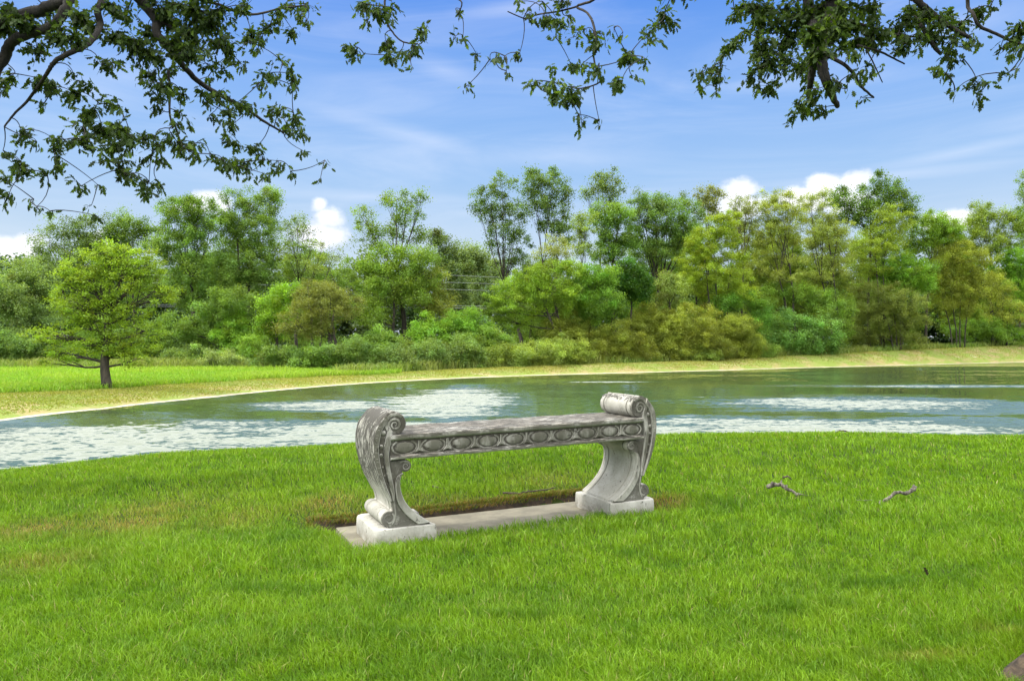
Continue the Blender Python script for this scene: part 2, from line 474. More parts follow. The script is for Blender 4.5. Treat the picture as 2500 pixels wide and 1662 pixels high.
band = np.abs(((y - .42 * x) / .62 + .25 * fbm(x * .5, y * .5, 97, 2)) % 1.0 - .5)
col = lerp(col, dk, sstep(.12, .0, band) * .35 * sstep(6.5, 3.0, y))
h *= 1 - .18 * sstep(.14, .0, band) * sstep(6.5, 3.0, y)
dark = np.zeros(n)
for a in ((720, 1330, 70, 26), (1790, 1250, 45, 14), (1530, 1370, 45, 14), (1930, 1505, 60, 18), (2050, 1500, 50, 14), (2150, 1440, 200, 14), (1250, 1525, 200, 10), (1000, 1580, 160, 10), (650, 1470, 130, 14)):
    dark = np.maximum(dark, spot(*a))
col = lerp(col, dk * .8, dark * .7)
h *= (1 - .45 * np.clip(dr, 0, 1)) * (1 + .25 * dark)
lean = RNG.beta(2, 2.2, n) * 1.15
ld = RNG.normal(2.6, 1.5, n) + 1.5 * (fbm(x * 1.6, y * 1.6, 61, 2) - .5)
g = blades('lawn_grass', x, y, z, h, wd, lean, ld, col)
tag(g, 'bright green mown lawn grass around the stone bench', 'grass', kind='stuff')

# meadow and bank grass
def far_grass(name, label, n, x0, x1, ufn, hh, ww, cols):
    p = RNG.uniform(x0, x1, n)
    d = ufn(p, n)
    x = (p - CX) / F * d
    z = height(x, d) - .02
    pt = fbm(x * .35, d * .35, 71, 3)
    h = RNG.uniform(hh[0], hh[1], n) * (.5 + pt)
    wd = RNG.uniform(ww[0], ww[1], n)
    c0, c1, c2 = [np.array(c) for c in cols]
    c = np.repeat(c0[None], n, 0)
    c = lerp(c, c1, sstep(.35, .65, pt)); c = lerp(c, c2, RNG.beta(1.2, 4, n))
    c *= RNG.uniform(.75, 1.2, n)[:, None]
    tag(blades(name, x, d, z, h, wd, RNG.beta(2, 2, n) * 1.1, RNG.uniform(0, 6.28, n), c), label, 'grass', kind='stuff')
def rear(p): return np.where(p < 820, 54.0, top(p) + 6)
def u_meadow(p, n):
    a, b = top(p) * .985, rear(p) + 1
    return 1 / (1 / a + (1 / b - 1 / a) * RNG.uniform(0, 1, n))
far_grass('meadow_grass', 'tall fresh green meadow grass behind the far bank', 80000, -700, 980, u_meadow, (.16, .42), (.03, .06), ((.19, .37, .025), (.27, .42, .035), (.34, .38, .08)))
def u_bank(p, n):
    a, b = shore(p) + (top(p) - shore(p)) * .12, top(p) + .6
    return a + (b - a) * RNG.uniform(0, 1, n) ** .7
far_grass('bank_grass', 'short yellowing grass on the bare earth of the far bank', 110000, -500, 2800, u_bank, (.03, .09), (.03, .08), ((.22, .29, .04), (.30, .32, .055), (.36, .30, .10)))
def u_edge(p, n):
    return np.where(p < 820, 52.5, top(p) + .4) + RNG.uniform(0, 3.0, n)
far_grass('weed_fringe', 'tall pale weeds along the foot of the thicket', 30000, -500, 2900, u_edge, (.3, .9), (.04, .08), ((.16, .27, .04), (.24, .30, .06), (.34, .35, .12)))

# ------------------------------------------------------------------ concrete slab and soil
root = empty('concrete_slab', (BX, BY, 0), BYAW)
bm = bmesh.new()
def rounded_box(bm, x0, x1, y0, y1, z0, z1, bev=.01, seg=2):
    vs = [bm.verts.new((a, b, c)) for c in (z0, z1) for a, b in ((x0, y0), (x1, y0), (x1, y1), (x0, y1))]
    fs = [bm.faces.new([vs[k] for k in q]) for q in ((3, 2, 1, 0), (4, 5, 6, 7), (0, 1, 5, 4), (1, 2, 6, 5), (2, 3, 7, 6), (3, 0, 4, 7))]
    es = list({e for f in fs for e in f.edges})
    bmesh.ops.bevel(bm, geom=es, offset=bev, segments=seg, affect='EDGES', profile=.6)
rounded_box(bm, -1.06, 1.04, -.09, .585, -.12, 0.0, .012)
o = bmobj('concrete_slab', bm, M['concrete'], smooth=40)
o.location = (BX, BY, 0); o.rotation_euler = (0, 0, BYAW)
bpy.data.objects.remove(root)
tag(o, 'flat tan concrete slab sunk in the lawn under the bench', 'slab')
# bare soil round the slab
n = 260
sx = np.linspace(-1.19, 1.20, n); wy = np.array([.50, .575, .60, .63, .66, .70, .75])
zz = np.array([-.10, -.06, -.035, .012, .026, .026, -.05])
Sx, Wy = np.meshgrid(sx, wy); Zz = np.repeat(zz[:, None], n, 1)
Wy = Wy + .035 * (fbm(Sx * 9, Wy * 3, 81, 3) - .5) + .03 * np.sin(Sx * 2.3)
Zz = Zz + .03 * (fbm(Sx * 14, Wy * 14, 83, 3) - .5)
Zz[[0, -1]] -= .08; Zz[:, 0] -= .1; Zz[:, -1] -= .1
i, j = np.meshgrid(np.arange(len(wy) - 1), np.arange(n - 1), indexing='ij')
o = npmesh('bare_soil', np.stack([Sx, Wy, Zz], -1), np.stack([i * n + j, i * n + j + 1, (i + 1) * n + j + 1, (i + 1) * n + j], -1).reshape(-1, 4), None, M['soil'], smooth=True)
o.location = (BX, BY, 0); o.rotation_euler = (0, 0, BYAW)
tag(o, 'dark bare soil lip along the rear edge of the slab', 'soil', kind='structure')
# dry thatch over the soil
n = 5000
ss_ = RNG.uniform(-1.22, 1.24, n); ww_ = .615 + RNG.beta(2, 2, n) * .12 + .03 * np.sin(ss_ * 2.3)
c, s = math.cos(BYAW), math.sin(BYAW)
x = BX + ss_ * c - ww_ * s; y = BY + ss_ * s + ww_ * c
z = np.full(n, .012) + .02 * (ww_ > .66)
cc = np.where((RNG.uniform(0, 1, n) < .6)[:, None], np.array([[.26, .18, .06]]), np.array([[.13, .20, .02]])) * RNG.uniform(.4, 1.25, n)[:, None]
tag(blades('dry_thatch', x, y, z, RNG.uniform(.02, .06, n), np.full(n, .0035), RNG.uniform(.5, 1.6, n), RNG.normal(-1.1, 1.0, n), cc), 'brown dried grass hanging over the soil behind the slab', 'grass', kind='stuff')

# ------------------------------------------------------------------ stone bench
W = .42
OUT = [(.845, .783), (.872, .778), (.898, .765), (.926, .740), (.951, .699), (.967, .653), (.974, .607), (.973, .553), (.965, .498), (.953, .447), (.936, .396), (.915, .347), (.892, .303), (.872, .262), (.862, .232), (.858, .206)]
def arc(c, r, a0, a1, n):
    return [(c[0] + r * math.cos(math.radians(a)), c[1] + r * math.sin(math.radians(a))) for a in np.linspace(a0, a1, n)]
RC, RR = (.843, .709), .066
BC, BR = (.881, .160), .043
SCn, SR = (.781, .458), .035
poly = spline(OUT, 3).tolist()
poly += arc(BC, BR, 112, -80, 14)
poly += [(.876, .099), (.80, .099), (.70, .099), (.632, .099)]
leg = spline([(.636, .116), (.668, .136), (.705, .163), (.752, .207), (.789, .257), (.809, .309), (.817, .357), (.812, .398), (.797, .418)], 4).tolist()
poly += leg
poly += arc(SCn, SR, -55, -270, 14)
poly += [(.815, .496), (.850, .490), (.872, .494)]
poly += spline([(.881, .510), (.880, .545), (.871, .597), (.857, .640)], 4).tolist()
poly += arc(RC, RR, -78, -268, 18)
POLY = [poly[0]]
for q in poly[1:]:
    if math.dist(q, POLY[-1]) > .0045: POLY.append(q)
if math.dist(POLY[0], POLY[-1]) < .0045: POLY.pop()
POLY = np.array(POLY)

def add_dirt(me_obj, fn):
    me = me_obj.data
    a = me.color_attributes.new('dirt', 'FLOAT_COLOR', 'POINT')
    co_ = np.empty(len(me.vertices) * 3, np.float32); me.vertices.foreach_get('co', co_); co_ = co_.reshape(-1, 3)
    v = fn(co_); c = np.ones((len(co_), 4), np.float32); c[:, :3] = np.asarray(v)[:, None]
    a.data.foreach_set('color', c.ravel())

def loft(bm, poly, prof):
    """poly in (s, z) carried along w; prof is a list of (w, inset)"""
    n = len(poly)
    e = np.roll(poly, -1, 0) - np.roll(poly, 1, 0)
    nr = np.stack([e[:, 1], -e[:, 0]], 1); nr /= np.linalg.norm(nr, axis=1)[:, None] + 1e-9
    area = .5 * np.sum(poly[:, 0] * np.roll(poly[:, 1], -1) - np.roll(poly[:, 0], -1) * poly[:, 1])
    if area < 0: nr = -nr
    rings = []
    for w, ins in prof:
        q = poly - nr * ins
        rings.append([bm.verts.new((a, w, b)) for a, b in q])
    for r0, r1 in zip(rings, rings[1:]):
        for k in range(n):
            bm.faces.new((r0[k], r0[(k + 1) % n], r1[(k + 1) % n], r1[k]))
    bm.faces.new(rings[0]); bm.faces.new(rings[-1][::-1])

def plate(bm, pts, w0, w1, ins=.004):
    """raised relief on a face: flat polygon with softened edge"""
    pts = np.asarray(pts, float)
    sgn = 1 if w1 > w0 else -1
    loft(bm, pts, [(w0, 0), (w1 - sgn * ins, 0), (w1, ins)])

def strip_plate(bm, a, b, w0, w1, ins=.004):
    """raised band between two curves of equal length"""
    a = np.asarray(a, float); b = np.asarray(b, float); d = b - a
    L = np.linalg.norm(d, axis=1)[:, None] + 1e-9; d = d / L; e = np.minimum(ins, L * .3)
    sgn = 1 if w1 > w0 else -1
    rows = []
    for q, w in ((a, w0), (a, w1 - sgn * ins), (a + d * e, w1), (b - d * e, w1), (b, w1 - sgn * ins), (b, w0)):
        rows.append([bm.verts.new((x_, w, z_)) for x_, z_ in q])
    for r0, r1 in zip(rows, rows[1:]):
        for k in range(len(a) - 1): bm.faces.new((r0[k], r0[k + 1], r1[k + 1], r1[k]))
    for k in (0, len(a) - 1): bm.faces.new([r[k] for r in rows])

def ridge(bm, pts, w, r, k=8, flat=.8):
    """half round moulding along a curve in the face"""
    pts = np.asarray(pts, float); n = len(pts)
    rad = np.broadcast_to(np.asarray(r, float), (n,))
    tg = np.gradient(pts, axis=0); tg /= np.linalg.norm(tg, axis=1)[:, None] + 1e-9
    nr = np.stack([-tg[:, 1], tg[:, 0]], 1)
    rings = []
    for i in range(n):
        ring = []
        for a in np.arange(k) / k * 2 * math.pi:
            q = pts[i] + nr[i] * rad[i] * math.cos(a)
            ring.append(bm.verts.new((q[0], w + rad[i] * flat * math.sin(a), q[1])))
        rings.append(ring)
    for r0, r1 in zip(rings, rings[1:]):
        for j in range(k): bm.faces.new((r0[j], r0[(j + 1) % k], r1[(j + 1) % k], r1[j]))
    bm.faces.new(rings[0][::-1]); bm.faces.new(rings[-1])

def spiral(c, r0, r1, a0, turns, n=60):
    t = np.linspace(0, 1, n); a = math.radians(a0) + t * turns * 2 * math.pi
    r = r0 + (r1 - r0) * t ** .85
    return np.stack([c[0] + r * np.cos(a), c[1] + r * np.sin(a)], 1)

def dome(bm, s, z, w, rs, rz, hgt, sgn, nu=16, nv=5):
    top_ = bm.verts.new((s, w + sgn * hgt, z)); prev = None
    for v in range(1, nv + 1):
        ph = v / nv * math.pi / 2
        ring = [bm.verts.new((s + rs * math.sin(ph) * math.cos(a), w + sgn * hgt * math.cos(ph), z + rz * math.sin(ph) * math.sin(a))) for a in np.arange(nu) / nu * 2 * math.pi]
        for k in range(nu):
            if prev is None: bm.faces.new((top_, ring[k], ring[(k + 1) % nu]))
            else: bm.faces.new((prev[k], ring[k], ring[(k + 1) % nu], prev[(k + 1) % nu]))
        prev = ring
    bm.faces.new(prev)

bench = empty('stone_bench', (BX, BY, 0.0), BYAW)
tag(bench, 'weathered grey cast stone bench with scrolled ends on a concrete slab', 'bench')

Oc = spline([(.898, .765), (.951, .699), (.967, .653), (.974, .607), (.973, .553), (.965, .498), (.953, .447), (.936, .396), (.915, .347), (.892, .303), (.872, .262)], 3)
Ic = spline([(.868, .668), (.862, .650), (.870, .604), (.879, .555), (.881, .508), (.875, .455), (.866, .405), (.857, .360), (.850, .318), (.848, .290), (.850, .262)], 3)
def band(f0, f1):
    a = Oc + (Ic - Oc) * f0; b = Oc + (Ic - Oc) * f1
    return a, b

def build_end(sign):
    sup_bm = bmesh.new()
    loft(sup_bm, POLY, [(.016, .004), (.020, .001), (.028, 0), (.066, 0), (.070, .006), (.077, .006), (.081, 0), (W - .081, 0), (W - .077, .006), (W - .070, .006), (W - .066, 0), (W - .028, 0), (W - .020, .001), (W - .016, .004)])
    for wf, sg in ((.018, -1), (W - .018, 1)):
        w1 = wf + sg * .018
        strip_plate(sup_bm, *band(.0, .36), wf - sg * .004, w1)
        # carved tongues on the outer band
        for t in np.linspace(.05, .80, 15):
            k = t * (len(Oc) - 1); i0 = int(k); q = Oc[i0] + (Ic[i0] - Oc[i0]) * .17
            dome(sup_bm, q[0], q[1], w1 - sg * .003, .010 * (1.1 - .5 * t), .0075, .005, sg, 10, 3)
        strip_plate(sup_bm, *band(.66, 1.0), wf - sg * .004, w1 - sg * .002)
        for t, r in zip((.16, .30, .43, .55, .655, .745), (.0155, .0145, .0125, .0105, .009, .007)):
            k = t * (len(Oc) - 1); i0 = int(k); q = Oc[i0] + (Ic[i0] - Oc[i0]) * .51
            dome(sup_bm, q[0], q[1], wf - sg * .003, r, r, r * 1.15, sg, 12, 4)
        # leg band and the stem of the lower scroll stand proud of the triangular sunk panel
        lb = np.array(leg)
        inner = lb + np.stack([np.interp(lb[:, 1], [.11, .2, .3, .42], [.075, .052, .032, .02]), np.full(len(lb), -.004)], 1)
        inner[:, 1] = np.maximum(inner[:, 1], .104)
        strip_plate(sup_bm, lb, inner, wf - sg * .004, w1 - sg * .002)
        # rim of the top roll, then the volutes
        ridge(sup_bm, arc(RC, RR - .011, 135, -70, 24), wf, .011)
        ridge(sup_bm, spiral((RC[0] + .003, RC[1] - .006), .043, .006, -60, 1.9), wf + sg * .003, np.linspace(.0085, .0045, 60))
        dome(sup_bm, RC[0] + .003, RC[1] - .006, wf - sg * .003, .048, .048, .006, sg, 20, 4)
        ridge(sup_bm, spiral(BC, .034, .005, 130, 1.8), wf, np.linspace(.0085, .004, 60))
        dome(sup_bm, BC[0], BC[1], wf - sg * .003, .034, .034, .005, sg, 18, 4)
        ridge(sup_bm, spline([(.850, .262), (.846, .222), (.842, .190), (.848, .150), (.862, .126)], 5), wf, np.linspace(.010, .008, 21))
        ridge(sup_bm, spiral(SCn, .028, .004, 70, 1.8), wf + sg * .002, np.linspace(.008, .004, 60))
        dome(sup_bm, SCn[0], SCn[1], wf - sg * .003, .026, .026, .005, sg, 16, 4)
        ridge(sup_bm, spline([(.786, .489), (.806, .484), (.826, .462), (.836, .430), (.840, .395)], 5), wf, np.linspace(.009, .004, 21))
    top_bm = bmesh.new()
    circ = np.array(arc(RC, RR + .001, 0, 360, 41)[:-1])
    loft(top_bm, circ, [(.028, .008), (.034, 0), (.064, -.002), (.068, .004), (.075, .004), (.079, -.002), (W - .079, -.002), (W - .075, .004), (W - .068, .004), (W - .064, -.002), (W - .034, 0), (W - .028, .008)])
    low_bm = bmesh.new()
    circ = np.array(arc(BC, BR + .001, 0, 360, 33)[:-1])
    loft(low_bm, circ, [(.028, .008), (.034, 0), (.085, -.002), (.089, .004), (.095, .004), (.099, -.002), (W - .099, -.002), (W - .095, .004), (W - .089, .004), (W - .085, -.002), (W - .034, 0), (W - .028, .008)])
    # plinth: chamfered outline with a shallow concave inner side and a step near the back
    pl = [(.600, -.004), (.930, -.004), (.952, .004), (.966, .020), (.972, .045), (.972, .40), (.960, .43), (.935, .445), (.600, .445), (.594, .435), (.594, .335), (.606, .325)]
    pl += [(.606 + .018 * math.sin(t * math.pi), .325 - .30 * t) for t in np.linspace(.1, .95, 9)]
    plin = np.array(pl)
    pb = bmesh.new()
    nn = len(plin)
    cen = plin.mean(0)
    def ring(z, ins):
        q = plin + (cen - plin) / np.linalg.norm(cen - plin, axis=1)[:, None] * ins
        return [pb.verts.new((a, b, z)) for a, b in q]
    rs = [ring(-.002, 0), ring(.050, 0), ring(.090, .002), ring(.099, .006), ring(.103, .014)]
    for r0, r1 in zip(rs, rs[1:]):
        for k in range(nn): pb.faces.new((r0[k], r0[(k + 1) % nn], r1[(k + 1) % nn], r1[k]))
    pb.faces.new(rs[0][::-1]); pb.faces.new(rs[-1])
    zs = .978 if sign < 0 else 1.026
    for b in (sup_bm, top_bm, low_bm, pb):
        for v in b.verts:
            v.co.x *= sign
            if b is not pb and v.co.z > .1: v.co.z = .1 + (v.co.z - .1) * zs
    sup = bmobj('end_support', sup_bm, M['stone'], bench, 38)
    add_dirt(sup, lambda c: np.clip(1.0 * ((c[:, 1] > .012) & (c[:, 1] < .0201)) + 1.0 * ((c[:, 1] > W - .0201) & (c[:, 1] < W - .012)), 0, 1) * .8)
    a = bmobj('top_scroll', top_bm, M['stone'], sup, 38)
    b = bmobj('foot_scroll', low_bm, M['stone'], sup, 38)
    c = bmobj('plinth', pb, M['stone'], sup, 38)
    for q in (a, b, c): add_dirt(q, lambda v: np.zeros(len(v)))
    return sup
build_end(-1); build_end(1)

# seat: moulded slab with a row of ovals and darts along both long sides
ZB, ZT, LS = .5035, .6445, .868
sb = bmesh.new()
prof = [(.045, ZB), (-.004, ZB), (-.012, ZB + .006), (-.012, ZB + .016), (-.004, ZB + .023), (.008, ZB + .025), (.008, ZT - .034), (-.002, ZT - .030), (-.010, ZT - .022), (-.010, ZT - .006), (-.005, ZT)]
full = prof + [(W - a, b) for a, b in prof[::-1]]
cuts = np.linspace(-LS, LS, 90)
rings = []
for q in cuts:
    rings.append([sb.verts.new((q, a + .0018 * math.sin(q * 37 + b * 50) * (b > .6), b + .0012 * math.sin(q * 23))) for a, b in full])
m = len(full)
for r0, r1 in zip(rings, rings[1:]):
    for k in range(m): sb.faces.new((r0[k], r0[(k + 1) % m], r1[(k + 1) % m], r1[k]))
sb.faces.new(rings[0]); sb.faces.new(rings[-1][::-1])
seat = bmobj('seat', sb, M['stone_seat'], bench, 35)
add_dirt(seat, lambda c: (((c[:, 1] > .003) & (c[:, 1] < .02) | (c[:, 1] > W - .02) & (c[:, 1] < W - .003)) & (c[:, 2] > ZB + .01) & (c[:, 2] < ZT - .01)) * 1.0)
zc_ = (ZB + .025 + ZT - .034) / 2
xs = np.linspace(-LS + .085, LS - .085, 10)
for wf, sg in ((.009, -1), (W - .009, 1)):
    eb = bmesh.new()
    for k, q in enumerate(xs):
        dome(eb, q, zc_, wf, 0.0600, .0350, .012, sg, 24, 5)
        ringp = [(q + .073 * math.cos(a), zc_ + .0405 * math.sin(a)) for a in np.radians(np.linspace(125, 415, 30))]
        ridge(eb, ringp, wf, .0062, 6, .8)
        if k < 9:
            mx = (q + xs[k + 1]) / 2
            plate(eb, [(mx - .006, zc_ + .034), (mx + .006, zc_ + .034), (mx + .008, zc_ - .008), (mx + .030, zc_ - .034), (mx, zc_ - .026), (mx - .030, zc_ - .034), (mx - .008, zc_ - .008)], wf, wf + sg * .010, .003)
    ov = bmobj('carved_frieze', eb, M['stone_seat'], seat, 50)
    add_dirt(ov, lambda c: np.where(np.minimum(np.abs(c[:, 1] - .009), np.abs(c[:, 1] - W + .009)) < .004, .95, .22 * ((c[:, 0] > .0) & (c[:, 0] < .6))))
seat.rotation_euler = (0, -.0125, 0)
bench['kind'] = 'thing'

# ------------------------------------------------------------------ trees
def leaf_quads(C, size, colors, upbias=.5, aspect=.62, droop=0.0):
    n = len(C)
    nrm = RNG.normal(0, 1, (n, 3)); nrm[:, 2] = np.abs(nrm[:, 2]) + upbias
    nrm /= np.linalg.norm(nrm, axis=1)[:, None]
    a = RNG.normal(0, 1, (n, 3)); a[:, 2] -= droop
    a -= nrm * np.sum(a * nrm, 1)[:, None]; a /= np.linalg.norm(a, axis=1)[:, None] + 1e-9
    b = np.cross(nrm, a)
    L = (size * RNG.uniform(.65, 1.35, n))[:, None]
    V = np.stack([C - a * L * .5, C + b * L * .5 * aspect - a * L * .05, C + a * L * .5, C - b * L * .5 * aspect - a * L * .05], 1).reshape(-1, 3)
    k = np.arange(n) * 4
    return V, np.stack([k, k + 1, k + 2, k + 3], 1), np.repeat(colors, 4, 0)

def crown_points(lobes3, leaf, dens, clump, flat):
    """leaf centres and clump ids; lobes3 = (centre, radii)"""
    pts = []; ids = []; cl = []; nid = 0
    for c, r in lobes3:
        area = math.pi * r[0] * r[2]
        ncl = max(3, int(area / (clump * clump) * 1.15))
        d = RNG.normal(0, 1, (ncl, 3)); d /= np.linalg.norm(d, axis=1)[:, None]
        q = c + d * r * ((RNG.uniform(0.08, 1, ncl) ** .42) * (1 + .38 * RNG.beta(1, 2.5, ncl)))[:, None]
        nl = max(5, int(2.7 * dens * area / (leaf * leaf * .32) / ncl))
        off = RNG.normal(0, 1, (ncl, nl, 3)) * np.array([clump * .55, clump * .55, clump * .55 * flat]) * RNG.uniform(.55, 1.25, (ncl, 1, 1))
        pts.append((q[:, None, :] + off).reshape(-1, 3))
        ids.append(np.repeat(np.arange(ncl) + nid, nl)); nid += ncl
        cl.append(q)
    return np.concatenate(pts), np.concatenate(ids), cl

def tree(name, label, cat, bx, d, lobes, color, leaf=.17, dens=1.9, clump=.42, flat=.85, tr=.14, group=None, var=.22, trunk_top=None, stems=1, twigs=5, crown_name='crown', trunk_name='trunk', bark='bark', droop=0.0, lean=0.0, pure=False):
    if bx > 850: d = max(d, float(top(bx)) + (1.0 if cat in ('shrub', 'bush') else 4.0))
    x0 = (bx - CX) / F * d
    z0 = hz(x0, d)
    root = empty(name, (x0, d, z0))
    tag(root, label, cat, group)
    o = np.array([x0, d, z0])
    L3 = []
    for (lx, ly, rx, ry) in lobes:
        c = np.array(P(lx, ly, d)) - o
        rad = np.array([rx * 1.12, 0, ry * 1.10]) * d / F
        ry_ = min((rad[0] + rad[2]) * .5, 2.2); rad[1] = ry_
        c[1] += RNG.uniform(-.6, .6) * ry_
        L3.append((c, rad))
    leaf *= .68; clump *= 1.2
    pts, ids, cl = crown_points(L3, leaf, dens, clump, flat)
    nid = ids.max() + 1
    pts[:, 2] = np.maximum(pts[:, 2], .05)
    base = np.array(color) if pure else (np.array(color) * .64 + np.array([.128, .192, .028]) * .36) * 1.45
    hue = RNG.normal(0, var, (nid, 1)); yel = RNG.uniform(0, 1, (nid, 1))
    cc = base * (1 + hue) + yel * np.array([.055, .045, -.004]) * (base[1] / .2) * .8
    cc = np.clip(cc, .008, .6)
    col = cc[ids] * RNG.uniform(.8, 1.2, (len(pts), 1))
    V, Qd, C = leaf_quads(pts, leaf, col, droop=droop)
    npmesh(crown_name, V, Qd, None, M['leaf'], root, colors=C)
    t = Tubes()
    zt = max(c[2] for c, r in L3)
    cx_ = np.mean([c[0] for c, r in L3])
    th = trunk_top if trunk_top else zt * .72
    for s in range(stems):
        sx = 0 if stems == 1 else (s - (stems - 1) / 2) * .5 + RNG.uniform(-.15, .15)
        tx = cx_ * .6 + (0 if stems == 1 else sx * 2.2) + lean
        top_ = np.array([tx, RNG.uniform(-.3, .3), th * RNG.uniform(.85, 1.05)])
        line = bez([sx, 0, -.15], [sx * 1.1 + cx_ * .1, 0, th * .5], top_, 9)
        line[1:-1, :2] += RNG.normal(0, tr * .22, (7, 2))
        rad = 1.2 * tr / math.sqrt(stems) * np.linspace(1.0, .38, 9); rad[0] *= 1.35
        t.add(line, rad, 8)
        for k, (c, r) in enumerate(L3):
            if k % stems != s: continue
            f = np.clip((c[2] - r[2] * .9) / th, .22, .97) * 8
            i0 = int(f); st = line[i0] + (line[min(i0 + 1, 8)] - line[i0]) * (f - i0)
            lr = min(rad[i0] * .5, .03 + .22 * r[0] * tr)
            mid = (st + c) / 2 + np.array([0, 0, -.12 * abs(c[0] - st[0])]) + RNG.normal(0, .12, 3) * r[0]
            lb = bez(st, mid, c, 6)
            t.add(lb, np.linspace(lr, lr * .35, 6), 5)
            q = cl[k]
            for m_ in RNG.permutation(len(q))[:twigs]:
                b0 = lb[RNG.integers(2, 6)]
                md = (b0 + q[m_]) / 2 + RNG.normal(0, .08, 3) * r[0]
                t.add(bez(b0, md, q[m_], 4), np.linspace(lr * .35, lr * .12, 4), 4, cap=False)
    t.build(trunk_name, M[bark], root)
    return root

def Z1(*l): return [(a / 2.7506, 430 + b / 2.7506, c / 2.7506, e / 2.7506) for a, b, c, e in l]
def Z3(*l): return [(1150 + a / 2.7506, 380 + b / 2.7506, c / 2.7506, e / 2.7506) for a, b, c, e in l]
def Z4(*l): return [(1650 + a / 2.7506, 400 + b / 2.7506, c / 2.7506, e / 2.7506) for a, b, c, e in l]
def Z2(*l): return [(600 + a / 2.7506, 430 + b / 2.7506, c / 2.7506, e / 2.7506) for a, b, c, e in l]

DARK = (.060, .135, .036); MID = (.095, .20, .032); YEL = (.175, .255, .026); OLI = (.15, .185, .034)
BRN = (.115, .118, .036); BLU = (.095, .185, .075); BRI = (.130, .30, .028); PAL = (.21, .24, .095); SIL = (.075, .135, .055)

# lone tree on the far bank
tree('lone_tree', 'spreading yellow-green tree standing alone on the far bank before the thicket', 'tree', 258, 32.7,
     Z1((900, 560, 170, 85), (740, 520, 130, 70), (570, 610, 150, 80), (460, 700, 110, 60), (1030, 620, 110, 80), (1070, 780, 140, 75), (950, 700, 110, 70), (820, 640, 120, 80),
        (430, 820, 100, 60), (540, 880, 140, 75), (700, 760, 120, 100), (620, 700, 110, 80), (400, 1070, 150, 45), (560, 990, 150, 75), (850, 920, 140, 80), (960, 1040, 110, 60), (430, 1190, 150, 50),
        (620, 1110, 150, 60), (840, 1130, 150, 80), (370, 1235, 90, 28), (930, 1225, 90, 45), (690, 930, 120, 80), (1150, 770, 60, 50), (730, 1060, 110, 80), (760, 1190, 120, 50)),
     (.125, .225, .018), leaf=.12, dens=.95, clump=.24, flat=.55, tr=.20, twigs=14, var=.24, trunk_top=3.5)

# left thicket
tree('tall_tree', 'tall loose tree with ragged top behind the left side of the lone tree', 'tree', 150, 72, Z1((290, 430, 60, 70), (420, 320, 80, 60), (560, 330, 70, 70), (480, 430, 150, 70), (330, 540, 130, 70), (600, 460, 60, 80), (430, 640, 180, 120)), SIL, leaf=.24, dens=1.2, clump=.55)
tree('pale_willow', 'pale blue-green willow at the far left edge of the thicket', 'tree', 75, 62, Z1((200, 640, 130, 70), (120, 760, 150, 100), (260, 800, 120, 130), (60, 900, 120, 110), (200, 960, 160, 100), (10, 760, 80, 100)), (.115, .195, .085), leaf=.2, dens=2.0, droop=.8)
tree('broad_tree', 'dark broad tree rising just behind the crown of the lone tree', 'tree', 330, 74, Z1((800, 300, 90, 60), (760, 380, 80, 60), (930, 330, 90, 60), (880, 400, 130, 60), (1020, 420, 90, 80), (700, 520, 150, 100)), DARK, leaf=.24, dens=1.35, clump=.5)
tree('tall_tree', 'tall dense dark green tree with a grey trunk just right of the lone tree', 'tree', 475, 66, Z1((1110, 220, 60, 45), (1220, 230, 110, 70), (1350, 200, 110, 70), (1400, 300, 130, 90), (1220, 350, 140, 90), (1130, 480, 130, 90), (1350, 450, 110, 80), (1200, 620, 150, 100), (1340, 620, 110, 90), (1180, 780, 130, 90), (1400, 760, 110, 80)), (.072, .165, .040), leaf=.2, dens=1.75, tr=.22, trunk_top=8)
tree('tall_tree', 'tallest rounded tree of the left thicket, right of the grey-trunked one', 'tree', 600, 68, Z1((1780, 140, 100, 55), (1640, 170, 90, 60), (1530, 140, 40, 40), (1800, 230, 90, 70), (1650, 290, 120, 80), (1540, 330, 90, 80), (1760, 380, 140, 90), (1600, 470, 130, 90), (1800, 520, 110, 90), (1640, 620, 160, 90), (1760, 680, 120, 80), (1560, 730, 110, 80)), (.078, .165, .045), leaf=.2, dens=1.7, tr=.2, stems=2)
tree('sparse_tree', 'thin sparse tree with see-through crown beside the white cloud', 'tree', 722, 63, Z1((2000, 300, 50, 40), (1960, 350, 60, 50), (2040, 380, 60, 50), (1990, 460, 90, 60), (2100, 480, 60, 40), (1950, 560, 70, 60), (2040, 620, 80, 60)), (.10, .17, .045), leaf=.19, dens=.75, clump=.4, twigs=9, trunk_top=7)
tree('bare_tree', 'half bare tree with dark forked limbs above the brown bush', 'tree', 785, 60, Z1((2170, 460, 60, 18), (2250, 490, 40, 16), (2200, 540, 90, 25), (2130, 600, 90, 40)), (.12, .17, .05), leaf=.17, dens=.6, clump=.35, twigs=10, tr=.2, stems=3, trunk_top=6.5)
tree('bushy_tree', 'bushy mid green tree low between the two tallest left trees', 'tree', 560, 58, Z1((1560, 830, 130, 70), (1450, 900, 110, 70), (1640, 900, 90, 90), (1250, 1000, 130, 80), (1330, 1080, 120, 60), (1100, 1000, 100, 70), (1560, 1000, 90, 60)), (.07, .16, .035), dens=2.0)
tree('bushy_tree', 'vivid light green bushy tree left of the brown bush', 'tree', 675, 56, Z1((1920, 770, 80, 60), (1840, 850, 90, 80), (1830, 960, 100, 90), (1900, 900, 90, 90), (1800, 1060, 90, 70)), (.125, .27, .025), dens=2.2)
